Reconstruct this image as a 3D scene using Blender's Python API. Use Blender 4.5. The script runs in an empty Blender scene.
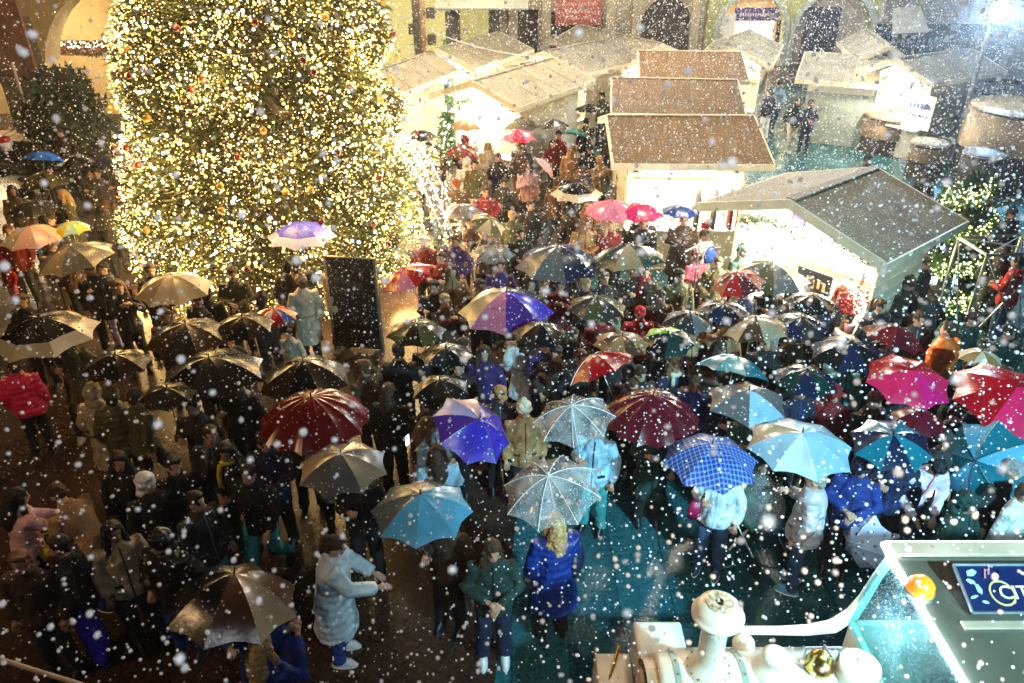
import bpy, bmesh, math, random
from mathutils import Vector, Matrix, noise
random.seed(7)
PI = math.pi
SC = bpy.context.scene
COL = SC.collection

# ------------------------------------------------------------------ camera
CAM_H, PITCH, FOC = 7.0, math.radians(29.5), 768.0
cam_data = bpy.data.cameras.new('camera'); cam = bpy.data.objects.new('camera', cam_data); COL.objects.link(cam)
cam.location = (0, 0, CAM_H); cam.rotation_euler = (PI/2 - PITCH, 0, 0)
cam_data.lens = 27; cam_data.sensor_width = 36; cam_data.clip_end = 500; cam_data.clip_start = 0.05
cam_data.dof.use_dof = True; cam_data.dof.focus_distance = 11.0; cam_data.dof.aperture_fstop = 2.0
SC.camera = cam

def G(u, v, z=0.0):
    """the point of the plane at height z seen at photo pixel (u, v)"""
    a = (u - 512) / FOC; b = -(v - 341.5) / FOC
    d = Vector((a, math.cos(PITCH) + b*math.sin(PITCH), -math.sin(PITCH) + b*math.cos(PITCH)))
    return Vector((0, 0, CAM_H)) + d * ((z - CAM_H) / d.z)
def depth(p):
    return p.y*math.cos(PITCH) + (CAM_H - p.z)*math.sin(PITCH)

# ------------------------------------------------------------------ materials
def _nt(name):
    m = bpy.data.materials.new(name); m.use_nodes = True
    nt = m.node_tree; nt.nodes.clear()
    out = nt.nodes.new('ShaderNodeOutputMaterial')
    return m, nt, out
def N(nt, kind, **kw):
    n = nt.nodes.new(kind)
    for k, v in kw.items():
        if hasattr(n, k): setattr(n, k, v)
        else: n.inputs[k.replace('_', ' ')].default_value = v
    return n
def mat(name, col, rough=0.7, var=0.25, scale=6.0, bump=0.0, bscale=40.0, metal=0.0, spec=0.5, coat=0.0, transl=0.0, snow=0.0):
    m, nt, out = _nt(name)
    tc = N(nt, 'ShaderNodeTexCoord')
    nz = N(nt, 'ShaderNodeTexNoise', Scale=scale, Detail=5.0)
    nt.links.new(tc.outputs['Object'], nz.inputs['Vector'])
    cr = N(nt, 'ShaderNodeValToRGB')
    cr.color_ramp.elements[0].position = 0.3; cr.color_ramp.elements[1].position = 0.7
    a = [max(0, c*(1-var)) for c in col]; b = [min(1, c*(1+var)) for c in col]
    cr.color_ramp.elements[0].color = (*a, 1); cr.color_ramp.elements[1].color = (*b, 1)
    nt.links.new(nz.outputs['Fac'], cr.inputs['Fac'])
    p = N(nt, 'ShaderNodeBsdfPrincipled')
    p.inputs['Roughness'].default_value = rough; p.inputs['Metallic'].default_value = metal
    p.inputs['Specular IOR Level'].default_value = spec; p.inputs['Coat Weight'].default_value = coat
    p.inputs['Coat Roughness'].default_value = 0.15
    colout = cr.outputs['Color']
    if snow > 0:      # wet snow grains lying on the cloth
        vo = N(nt, 'ShaderNodeTexVoronoi', Scale=26.0); vo.feature = 'F1'
        nt.links.new(tc.outputs['Object'], vo.inputs['Vector'])
        sp = N(nt, 'ShaderNodeMath', operation='LESS_THAN'); sp.inputs[1].default_value = 0.24
        nt.links.new(vo.outputs['Distance'], sp.inputs[0])
        rn = N(nt, 'ShaderNodeMath', operation='LESS_THAN'); rn.inputs[1].default_value = snow
        sx = N(nt, 'ShaderNodeSeparateColor'); nt.links.new(vo.outputs['Color'], sx.inputs[0])
        nt.links.new(sx.outputs[0], rn.inputs[0])
        mu = N(nt, 'ShaderNodeMath', operation='MULTIPLY'); nt.links.new(sp.outputs[0], mu.inputs[0]); nt.links.new(rn.outputs[0], mu.inputs[1])
        mx = N(nt, 'ShaderNodeMix', data_type='RGBA'); nt.links.new(mu.outputs[0], mx.inputs[0])
        nt.links.new(colout, mx.inputs[6]); mx.inputs[7].default_value = (0.75, 0.78, 0.82, 1)
        colout = mx.outputs[2]
    nt.links.new(colout, p.inputs['Base Color'])
    if bump > 0:
        nb = N(nt, 'ShaderNodeTexNoise', Scale=bscale, Detail=4.0)
        nt.links.new(tc.outputs['Object'], nb.inputs['Vector'])
        bp = N(nt, 'ShaderNodeBump', Strength=bump, Distance=0.02)
        nt.links.new(nb.outputs['Fac'], bp.inputs['Height']); nt.links.new(bp.outputs['Normal'], p.inputs['Normal'])
    sh = p.outputs[0]
    if transl > 0:
        t = N(nt, 'ShaderNodeBsdfTranslucent'); nt.links.new(cr.outputs['Color'], t.inputs['Color'])
        ms = N(nt, 'ShaderNodeMixShader'); ms.inputs[0].default_value = transl
        nt.links.new(sh, ms.inputs[1]); nt.links.new(t.outputs[0], ms.inputs[2]); sh = ms.outputs[0]
    nt.links.new(sh, out.inputs['Surface'])
    return m
def emis(name, col, strength, sample=False):
    m, nt, out = _nt(name)
    e = N(nt, 'ShaderNodeEmission', Strength=strength); e.inputs['Color'].default_value = (*col, 1)
    nt.links.new(e.outputs[0], out.inputs['Surface'])
    m.cycles.emission_sampling = 'AUTO' if sample else 'NONE'
    return m
def clearfilm(name, tint=(1, 1, 1), milk=0.25, rough=0.12):
    m, nt, out = _nt(name)
    tc = N(nt, 'ShaderNodeTexCoord')
    t = N(nt, 'ShaderNodeBsdfTransparent'); t.inputs[0].default_value = (*tint, 1)
    p = N(nt, 'ShaderNodeBsdfPrincipled'); p.inputs['Base Color'].default_value = (0.82, 0.86, 0.9, 1); p.inputs['Roughness'].default_value = rough
    vo = N(nt, 'ShaderNodeTexVoronoi', Scale=55.0); nt.links.new(tc.outputs['Object'], vo.inputs['Vector'])
    nz = N(nt, 'ShaderNodeTexNoise', Scale=4.0, Detail=6.0); nt.links.new(tc.outputs['Object'], nz.inputs['Vector'])
    lt = N(nt, 'ShaderNodeMath', operation='LESS_THAN'); lt.inputs[1].default_value = 0.22; nt.links.new(vo.outputs['Distance'], lt.inputs[0])
    k = N(nt, 'ShaderNodeMath', operation='MULTIPLY'); k.inputs[1].default_value = 0.5; nt.links.new(lt.outputs[0], k.inputs[0])
    r = N(nt, 'ShaderNodeMapRange'); r.inputs[1].default_value = 0.35; r.inputs[2].default_value = 0.7; r.inputs[3].default_value = milk*0.4; r.inputs[4].default_value = milk*1.8
    nt.links.new(nz.outputs['Fac'], r.inputs[0])
    ad = N(nt, 'ShaderNodeMath', operation='ADD', use_clamp=True); nt.links.new(k.outputs[0], ad.inputs[0]); nt.links.new(r.outputs[0], ad.inputs[1])
    ms = N(nt, 'ShaderNodeMixShader'); nt.links.new(ad.outputs[0], ms.inputs[0]); nt.links.new(t.outputs[0], ms.inputs[1]); nt.links.new(p.outputs[0], ms.inputs[2])
    nt.links.new(ms.outputs[0], out.inputs['Surface'])
    return m

# ------------------------------------------------------------------ mesh builder
class MB:
    def __init__(s): s.v = []; s.f = []; s.m = []
    def add(s, vs, fs, mi=0):
        o = len(s.v); s.v += [Vector(x) for x in vs]
        s.f += [[i + o for i in f] for f in fs]; s.m += [mi]*len(fs); return s
    def box(s, c, size, mi=0, rz=0, M=None, bev=0.0):
        x, y, z = [a/2 for a in size]
        if bev > 0:
            bm = bmesh.new(); bmesh.ops.create_cube(bm, size=1)
            for w in bm.verts: w.co = Vector((w.co.x*size[0], w.co.y*size[1], w.co.z*size[2]))
            bmesh.ops.bevel(bm, geom=list(bm.edges), offset=bev, segments=2, affect='EDGES', profile=0.5)
            bm.verts.index_update(); vs = [w.co.copy() for w in bm.verts]; fs = [[w.index for w in f.verts] for f in bm.faces]; bm.free()
        else:
            vs = [Vector((sx*x, sy*y, sz*z)) for sz in (-1, 1) for sx, sy in ((-1, -1), (1, -1), (1, 1), (-1, 1))]
            fs = [[3, 2, 1, 0], [4, 5, 6, 7], [0, 1, 5, 4], [1, 2, 6, 5], [2, 3, 7, 6], [3, 0, 4, 7]]
        R = M if M is not None else Matrix.Rotation(rz, 3, 'Z')
        return s.add([R @ w + Vector(c) for w in vs], fs, mi)
    def loft(s, rings, mi=0, cap=True, closed=True):
        n = len(rings[0]); vs = [p for r in rings for p in r]; fs = []
        for i in range(len(rings)-1):
            for j in range(n if closed else n-1):
                k = (j+1) % n
                fs.append([i*n+j, i*n+k, (i+1)*n+k, (i+1)*n+j])
        if cap and closed:
            fs.append(list(range(n))[::-1]); fs.append([(len(rings)-1)*n + j for j in range(n)])
        return s.add(vs, fs, mi)
    def tube(s, pts, rad, n=8, mi=0, cap=True):
        pts = [Vector(p) for p in pts]; rings = []
        if not hasattr(rad, '__len__'): rad = [rad]*len(pts)
        up = None
        for i, p in enumerate(pts):
            d = (pts[min(i+1, len(pts)-1)] - pts[max(i-1, 0)]).normalized()
            if up is None: up = Vector((0, 0, 1)) if abs(d.z) < 0.9 else Vector((0, 1, 0))
            a = d.cross(up)
            if a.length < 1e-4: a = d.orthogonal()
            a.normalize(); b = a.cross(d).normalized(); up = b
            rings.append([p + (a*math.cos(t) + b*math.sin(t))*rad[i] for t in [2*PI*j/n for j in range(n)]])
        return s.loft(rings, mi, cap)
    def ering(s, rings, n=16, mi=0):      # rings: (centre, rx, ry) horizontal ellipses
        return s.loft([[Vector(c) + Vector((rx*math.cos(2*PI*j/n), ry*math.sin(2*PI*j/n), 0)) for j in range(n)] for c, rx, ry in rings], mi)
    def lathe(s, prof, n=24, mi=0, c=(0, 0, 0), M=None):
        R = M if M is not None else Matrix.Identity(3); c = Vector(c)
        return s.loft([[c + R @ Vector((max(r, 1e-4)*math.cos(2*PI*j/n), max(r, 1e-4)*math.sin(2*PI*j/n), z)) for j in range(n)] for r, z in prof], mi)
    def ell(s, c, r, mi=0, n=12, m=8, M=None):
        if not hasattr(r, '__len__'): r = (r, r, r)
        R = M if M is not None else Matrix.Identity(3); c = Vector(c)
        vs = [c + R @ Vector((0, 0, -r[2]))]
        for i in range(1, m):
            ph = -PI/2 + PI*i/m
            for j in range(n):
                th = 2*PI*j/n
                vs.append(c + R @ Vector((r[0]*math.cos(ph)*math.cos(th), r[1]*math.cos(ph)*math.sin(th), r[2]*math.sin(ph))))
        vs.append(c + R @ Vector((0, 0, r[2]))); L = len(vs)-1; fs = []
        for j in range(n):
            k = (j+1) % n; fs.append([0, 1+k, 1+j]); fs.append([L, L-n+j, L-n+k])
            for i in range(m-2): fs.append([1+i*n+j, 1+i*n+k, 1+(i+1)*n+k, 1+(i+1)*n+j])
        return s.add(vs, fs, mi)
    def prism(s, poly, d, mi=0):          # planar polygon (3-D points) pushed along vector d
        poly = [Vector(p) for p in poly]; n = len(poly); d = Vector(d)
        nrm = (poly[1]-poly[0]).cross(poly[2]-poly[0])
        if nrm.dot(d) > 0: poly = poly[::-1]
        return s.add(poly + [p + d for p in poly], [list(range(n))] + [[n+i for i in range(n)][::-1]] + [[i, n+i, n+(i+1) % n, (i+1) % n][::1] for i in range(n)], mi)
    def mesh(s, name, mats, smooth=False):
        me = bpy.data.meshes.new(name); me.from_pydata([tuple(v) for v in s.v], [], s.f)
        for m in mats: me.materials.append(m)
        if len(mats) > 1: me.polygons.foreach_set('material_index', s.m)
        if smooth: me.polygons.foreach_set('use_smooth', [True]*len(me.polygons))
        me.validate(); me.update(); return me
    def build(s, name, mats, parent=None, loc=(0, 0, 0), smooth=False):
        if not isinstance(mats, (list, tuple)): mats = [mats]
        return link(name, s.mesh(name, mats, smooth), parent, loc)

def link(name, me, parent=None, loc=(0, 0, 0), rot=(0, 0, 0)):
    o = bpy.data.objects.new(name, me); COL.objects.link(o)
    o.location = loc; o.rotation_euler = rot
    if parent: o.parent = parent
    return o
USED = {}
def tag(o, label, cat, group=None, kind=None):
    w = len(label.split())
    if w < 4 or w > 16: print('LABEL LENGTH', w, label)
    if label in USED: print('DUP LABEL', label)
    USED[label] = 1
    o['label'] = label; o['category'] = cat
    if group: o['group'] = group
    if kind: o['kind'] = kind
    return o
def thing(name, label, cat, loc=(0, 0, 0), rz=0, group=None, kind=None):
    o = bpy.data.objects.new(name, None); COL.objects.link(o); o.empty_display_size = 0.1
    o.location = loc; o.rotation_euler = (0, 0, rz)
    return tag(o, label, cat, group, kind)
def struct(o, label=None):
    o['kind'] = 'structure'
    if label: o['label'] = label
    return o
def skinned(mb, name, voxel, smooth_it=4, extra=None, mats=()):
    """weld the overlapping tubes of mb into ONE continuous surface"""
    me = bpy.data.meshes.new('raw'); me.from_pydata([tuple(v) for v in mb.v], [], mb.f)
    o = bpy.data.objects.new('raw', me); COL.objects.link(o)
    r = o.modifiers.new('r', 'REMESH'); r.mode = 'VOXEL'; r.voxel_size = voxel; r.use_smooth_shade = True
    sm = o.modifiers.new('s', 'SMOOTH'); sm.iterations = smooth_it; sm.factor = 0.5
    dg = bpy.context.evaluated_depsgraph_get(); dg.update()
    src = o.evaluated_get(dg).to_mesh()
    vs = [v.co.copy() for v in src.vertices]; fs = [list(p.vertices) for p in src.polygons]
    o.evaluated_get(dg).to_mesh_clear(); bpy.data.objects.remove(o); bpy.data.meshes.remove(me)
    out = MB(); out.add(vs, fs, 0)
    if extra:
        n = len(out.v); out.v += extra.v; out.f += [[i+n for i in f] for f in extra.f]; out.m += extra.m
    return out.mesh(name, list(mats), True)
# ------------------------------------------------------------------ palette
M = {}
SKIN = [mat('skin_light', (0.50, 0.29, 0.20), 0.5, 0.08), mat('skin_mid', (0.38, 0.20, 0.13), 0.5, 0.08), mat('skin_tan', (0.27, 0.14, 0.09), 0.5, 0.08)]
EYE = mat('eye_dark', (0.02, 0.015, 0.012), 0.25, 0.0); LIP = mat('lip', (0.32, 0.08, 0.07), 0.4, 0.1)
def hairmat(n, c):
    m = mat(n, c, .72, .45, 30, 0); nt = m.node_tree; tc = N(nt, 'ShaderNodeTexCoord'); mp = N(nt, 'ShaderNodeMapping'); mp.inputs['Scale'].default_value = (110, 60, 9)
    nz = N(nt, 'ShaderNodeTexNoise', Scale=1.0, Detail=3.0); bp = N(nt, 'ShaderNodeBump', Strength=.8, Distance=.01); p = [q for q in nt.nodes if q.type == 'BSDF_PRINCIPLED'][0]
    nt.links.new(tc.outputs['Object'], mp.inputs[0]); nt.links.new(mp.outputs[0], nz.inputs['Vector']); nt.links.new(nz.outputs[0], bp.inputs['Height']); nt.links.new(bp.outputs[0], p.inputs['Normal']); return m
HAIR = {'black': hairmat('hair_black', (0.010, 0.008, 0.008)), 'brown': hairmat('hair_brown', (0.05, 0.024, 0.012)),
        'light brown': hairmat('hair_light_brown', (0.14, 0.07, 0.03)), 'blond': hairmat('hair_blond', (0.42, 0.27, 0.11)),
        'red': hairmat('hair_red', (0.2, 0.04, 0.012)), 'grey': hairmat('hair_grey', (0.25, 0.25, 0.25))}
CL = {'black': (0.010, 0.010, 0.012), 'charcoal': (0.03, 0.031, 0.034), 'grey': (0.14, 0.14, 0.15), 'silver': (0.42, 0.42, 0.47), 'white': (0.72, 0.73, 0.74),
      'cream': (0.62, 0.54, 0.40), 'beige': (0.42, 0.33, 0.21), 'camel': (0.34, 0.19, 0.08), 'tan': (0.40, 0.23, 0.11), 'brown': (0.09, 0.045, 0.022), 'dark brown': (0.035, 0.02, 0.012),
      'olive': (0.085, 0.08, 0.03), 'green': (0.02, 0.09, 0.05), 'dark green': (0.008, 0.035, 0.03), 'navy': (0.010, 0.016, 0.05), 'blue': (0.02, 0.07, 0.32), 'deep blue': (0.008, 0.03, 0.20), 'light blue': (0.30, 0.52, 0.68),
      'pale blue': (0.55, 0.68, 0.78), 'teal': (0.04, 0.28, 0.30), 'pale teal': (0.35, 0.62, 0.58), 'red': (0.45, 0.006, 0.012), 'dark red': (0.20, 0.010, 0.012), 'maroon': (0.11, 0.008, 0.018), 'pink': (0.70, 0.20, 0.33),
      'pale pink': (0.72, 0.42, 0.44), 'hot pink': (0.78, 0.02, 0.11), 'magenta': (0.70, 0.015, 0.17), 'orange': (0.72, 0.13, 0.01), 'purple': (0.10, 0.03, 0.26), 'lavender': (0.40, 0.34, 0.62), 'denim': (0.03, 0.07, 0.16), 'yellow': (0.65, 0.50, 0.04),
      'raspberry': (.30, .008, .07), 'azure': (.02, .20, .80), 'violet': (.11, .12, .75), 'lilac': (.50, .54, .92), 'pinkprint': (.80, .62, .72), 'lime': (0.22, 0.62, 0.03), 'cyan': (0.01, 0.16, 0.23), 'sky': (0.10, 0.38, 0.60), 'royal': (0.05, 0.03, 0.50), 'purple grey': (0.09, 0.07, 0.11), 'dark purple': (0.05, 0.02, 0.12)}
_cm = {}
def cloth(c, kind='wool'):
    k = (c, kind)
    if k not in _cm:
        base = CL[c]
        if kind == 'wool': _cm[k] = mat('wool_'+c.replace(' ', '_'), base, 0.85, 0.35, 7, 0.7, 34, snow=0.10)
        elif kind == 'puffer':
            m = mat('puffer_'+c.replace(' ', '_'), base, 0.42, 0.15, 5, 0, snow=0.10); nt = m.node_tree
            tc = N(nt, 'ShaderNodeTexCoord'); w = N(nt, 'ShaderNodeTexWave', Scale=3.4, Distortion=3.5); w.bands_direction = 'Z'; w.inputs['Detail'].default_value = 1
            bp = N(nt, 'ShaderNodeBump', Strength=0.35, Distance=0.02); nt.links.new(tc.outputs['Object'], w.inputs['Vector']); nt.links.new(w.outputs['Fac'], bp.inputs['Height'])
            p = [n for n in nt.nodes if n.type == 'BSDF_PRINCIPLED'][0]; nt.links.new(bp.outputs['Normal'], p.inputs['Normal']); _cm[k] = m
        elif kind == 'jean': _cm[k] = mat('cotton_'+c.replace(' ', '_'), base, 0.8, 0.35, 12, 0.4, 80)
        elif kind == 'brolly': _cm[k] = mat('canopy_'+c.replace(' ', '_'), base, 0.24, 0.18, 3, 0.12, 12, transl=0.22, snow=0.30)
        elif kind == 'leather': _cm[k] = mat('leather_'+c.replace(' ', '_'), base, 0.38, 0.15, 20, 0.2, 90)
    return _cm[k]

# ------------------------------------------------------------------ people
def rotx(p, piv, a):
    p = Vector(p) - piv; c, s = math.cos(a), math.sin(a)
    return Vector((p.x, p.y*c - p.z*s, p.y*s + p.z*c)) + piv
POSES = {  # right hand on +x, the figure faces +y
 'umb':    dict(ER=(.25, .03, 1.16), HR=(.13, .25, 1.27), EL=(-.25, -.03, 1.14), HL=(-.24, .09, .90), yaw=0, pitch=0, legs='stand', lean=0),
 'umbwalk':dict(ER=(.25, .03, 1.16), HR=(.13, .25, 1.27), EL=(-.26, -.10, 1.15), HL=(-.25, .06, .93), yaw=.25, pitch=0, legs='stride', lean=.05),
 'phone':  dict(ER=(.24, .14, 1.20), HR=(.055, .35, 1.42), EL=(-.24, .14, 1.20), HL=(-.055, .35, 1.42), yaw=0, pitch=0, legs='stand', lean=-.03),
 'raise':  dict(ER=(.26, .14, 1.60), HR=(.12, .24, 1.86), EL=(-.25, -.03, 1.14), HL=(-.22, .12, .92), yaw=0, pitch=.25, legs='stand', lean=0),
 'stand':  dict(ER=(.25, -.03, 1.14), HR=(.24, .07, .89), EL=(-.25, -.03, 1.14), HL=(-.24, .08, .89), yaw=.2, pitch=0, legs='stand', lean=0),
 'pocket': dict(ER=(.30, -.07, 1.15), HR=(.20, .10, .98), EL=(-.30, -.07, 1.15), HL=(-.20, .10, .98), yaw=-.3, pitch=-.1, legs='stand', lean=0),
 'walk':   dict(ER=(.25, -.12, 1.15), HR=(.24, -.08, .90), EL=(-.25, .06, 1.15), HL=(-.20, .24, .98), yaw=0, pitch=0, legs='stride', lean=.06),
 'fold':   dict(ER=(.27, .04, 1.15), HR=(.04, .26, 1.15), EL=(-.27, .04, 1.15), HL=(-.06, .27, 1.10), yaw=.35, pitch=-.15, legs='stand', lean=.03),
 'bend':   dict(ER=(.26, .10, 1.15), HR=(.12, .36, 1.02), EL=(-.26, .10, 1.15), HL=(-.12, .36, 1.02), yaw=0, pitch=-.5, legs='stand', lean=.42),
 'reach':  dict(ER=(.24, .20, 1.28), HR=(.16, .46, 1.26), EL=(-.25, .14, 1.18), HL=(-.16, .38, 1.12), yaw=0, pitch=-.1, legs='stand', lean=.12),
}
PELV = Vector((0, 0, .95))
def joints(pose):
    P = POSES[pose]; a = -P['lean']
    L = lambda p: rotx(p, PELV, a)
    J = dict(chest=L((0, 0, 1.28)), neck=L((0, -.005, 1.46)), head=L((0, .02, 1.60)), SR=L((.165, 0, 1.40)), SL=L((-.165, 0, 1.40)),
             ER=L(P['ER']), HR=L(P['HR']), EL=L(P['EL']), HL=L(P['HL']), waist=L((0, 0, 1.08)))
    J['HM'] = Matrix.Rotation(P['yaw'], 3, 'Z') @ Matrix.Rotation(P['pitch'] + a*0.8, 3, 'X')
    J['legs'] = LEGS[P['legs']]; J['L'] = L
    return J
LEGS = {'stand': [((.09, 0, .92), (.10, .025, .50), (.115, -.01, .09), .12), ((-.09, 0, .92), (-.10, .025, .50), (-.12, -.01, .09), -.12)],
        'stride': [((.09, 0, .92), (.10, .17, .52), (.10, .26, .10), .03), ((-.09, 0, .92), (-.10, .0, .50), (-.10, -.30, .15), -.03)]}
def hand(mb, wrist, elbow, side, grip):
    f = (Vector(wrist) - Vector(elbow)).normalized()
    s = f.cross(Vector((0, 0, 1)));  s = s.normalized() if s.length > .1 else Vector((1, 0, 0))
    n = s.cross(f).normalized()*-1     # palm looks down / inward
    pc = Vector(wrist) + f*.045
    for i, (ln, off) in enumerate(((.062, -.030), (.074, -.010), (.070, .010), (.052, .029))):
        p0 = pc + f*.030 + s*off; c = 1.15 if grip else .35
        p1 = p0 + (f*math.cos(c*.4) + n*math.sin(c*.4))*ln*.42
        p2 = p1 + (f*math.cos(c) + n*math.sin(c))*ln*.36
        p3 = p2 + (f*math.cos(c*1.7) + n*math.sin(c*1.7))*ln*.28
        mb.tube([p0 - f*.02, p0, p1, p2, p3], [.010, .010, .009, .008, .006], 6, 0)
    t0 = pc - f*.012 - s*.030*side
    t1 = t0 - s*.030*side + f*.025 + n*.008; t2 = t1 + f*.030 + n*.014 + s*.006*side
    mb.tube([t0, t1, t2], [.012, .011, .007], 6, 0)
    return pc, f, s, n
def make_body(pose):
    J = joints(pose); mb = MB(); ex = MB(); L = J['L']
    tor = [((0, 0, .86), .15, .11), ((0, 0, .95), .165, .12), ((0, 0, 1.08), .135, .10), ((0, .01, 1.28), .165, .115), ((0, 0, 1.40), .15, .09), ((0, 0, 1.45), .07, .065)]
    mb.loft([[L(Vector(c) + Vector((rx*math.cos(2*PI*j/16), ry*math.sin(2*PI*j/16), 0))) for j in range(16)] for c, rx, ry in tor])
    mb.tube([J['neck'] - Vector((0, 0, .06)), J['neck'], J['head'] - Vector((0, .01, .05))], [.06, .055, .05], 10)
    H = J['head']; HM = J['HM']
    mb.ell(H + HM @ Vector((0, -.008, .02)), (.074, .093, .098), 0, 14, 10, HM)
    mb.ell(H + HM @ Vector((0, .030, -.045)), (.053, .058, .062), 0, 12, 8, HM)
    mb.ell(H + HM @ Vector((0, .086, -.016)), (.014, .024, .022), 0, 8, 6, HM)     # nose
    for s in (-1, 1):
        mb.ell(H + HM @ Vector((s*.078, -.005, -.01)), (.012, .020, .032), 0, 8, 6, HM)
        ex.ell(H + HM @ Vector((s*.030, .072, .012)), (.009, .008, .006), 1, 8, 6, HM)
    ex.ell(H + HM @ Vector((0, .080, -.058)), (.020, .008, .006), 2, 8, 6, HM)
    for S, E, Hd, sd in (('SR', 'ER', 'HR', 1), ('SL', 'EL', 'HL', -1)):
        w = J[Hd]
        mb.tube([J[S], J[E], w], [.052, .042, .028], 10)
        f = (w - J[E]).normalized(); mb.ell(w + f*.045, (.038, .038, .038), 0, 10, 6)
        hand(ex, w, J[E], sd, pose.startswith('umb') or pose in ('phone', 'raise', 'fold', 'pocket'))
    for h, k, a, t in J['legs']:
        mb.tube([h, k, a], [.085, .058, .042], 10); mb.tube([a, Vector(a) + Vector((0, .09, -.055))], [.036, .022], 8)
    return skinned(mb, 'body_'+pose, .014, 2, ex, (SKIN[0], EYE, LIP))
def make_coat(pose, style):
    J = joints(pose); mb = MB(); L = J['L']; rnd = random.Random(hash(style) & 255)
    f = {'jacket': 1.0, 'long': 1.02, 'puffer': 1.2, 'longpuffer': 1.2}[style]
    hem = {'jacket': .80, 'long': .48, 'puffer': .78, 'longpuffer': .50}[style]
    prof = [(hem, .20 if hem > .6 else .235, .165 if hem > .6 else .20), (hem+.1, .20 if hem > .6 else .22, .165 if hem > .6 else .18), (.95, .19, .155), (1.10, .168, .14), (1.28, .19, .145), (1.39, .178, .115), (1.45, .10, .09), (1.50, .082, .08)]
    st = J['legs'][0][1][1] > .1
    rings = []
    for z, rx, ry in prof:
        ly = (.95 - z)*.18 if (st and z < .95) else 0
        ring = []
        for j in range(20):
            t = 2*PI*j/20; k = 1 + (.035*math.sin(5*t + z*7) + .03*math.sin(9*t+z*3))*(1.3 if z < 1 else .5)
            q = Vector((rx*f*k*math.cos(t), (ry*f + ly)*k*math.sin(t), z)); ring.append(L(q) if z > .93 else q)
        rings.append(ring)
    mb.loft(rings)
    for S, E, Hd in (('SR', 'ER', 'HR'), ('SL', 'EL', 'HL')):
        s, e, w = J[S], J[E], J[Hd]; fd = (w - e).normalized()
        mb.tube([s + (s - e).normalized()*.01, s.lerp(e, .5), e, e.lerp(w, .5), w - fd*.015], [.082*f, .072*f, .066*f, .060*f, .054*f], 12)
    if 'puffer' in style: mb.tube([J['neck'] - Vector((0, 0, .03)), J['neck'] + Vector((0, 0, .045))], [.115, .095], 12)
    me = skinned(mb, 'coat_%s_%s' % (style, pose), .019, 4)
    for v in me.vertices:
        n = noise.noise(v.co*6)*.020 + noise.noise(Vector((v.co.x*22, v.co.y*22, v.co.z*9)))*.013 + noise.noise(v.co*34)*.004
        d = v.co - Vector((0, 0, v.co.z)); d = d.normalized() if d.length > .01 else d
        v.co += d*n
    me.materials.append(cloth('black')); me.materials.append(cloth('charcoal', 'leather')); HR_, HL_ = J['HR'], J['HL']
    for p in me.polygons:
        q = p.center
        if (abs(q.x) < .013 and p.normal.y > .3 and q.z < 1.45) or (q-HR_).length < .042 or (q-HL_).length < .042 or (abs(q.z-1.02) < .018 and style == 'long') or (abs(q.z - .98) < .012 and .07 < abs(q.x) < .15 and p.normal.y > .3): p.material_index = 1
    return me
def make_trousers(legs):
    mb = MB()
    mb.ering([((0, 0, .80), .165, .125), ((0, 0, .98), .16, .125), ((0, 0, 1.03), .145, .115)])
    for h, k, a, t in LEGS[legs]:
        a = Vector(a); mb.tube([h, Vector(h).lerp(Vector(k), .5), k, Vector(k).lerp(a, .5), a + Vector((0, 0, .0)), a + Vector((0, 0, -.035))], [.105, .092, .080, .074, .072, .072], 12)
    me = skinned(mb, 'trousers_'+legs, .018, 3); 
    for v in me.vertices: v.co += Vector((1, 1, 0))*noise.noise(Vector((v.co.x*14, v.co.y*14, v.co.z*22)))*.014
    me.materials.append(cloth('black')); return me
def make_shoe(legs, i):
    h, k, a, t = LEGS[legs][i]; a = Vector(a); mb = MB(); y = a.y; z0 = a.z - .09
    lift = .05 if (legs == 'stride' and i == 1) else 0
    mb.ering([((a.x, y+.05, z0+.0), .045, .135), ((a.x, y+.05, z0+.03), .048, .14), ((a.x, y+.035, z0+.085), .045, .105), ((a.x, y-.005, z0+.11), .048, .06), ((a.x, y-.005, z0+.17), .055, .055)], 14, 0)
    mb.ering([((a.x, y+.05, z0-.004), .049, .142), ((a.x, y+.05, z0+.022), .051, .146)], 14, 1)
    return mb.mesh('shoe', [cloth('black', 'leather'), cloth('white', 'jean')], True)
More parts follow.
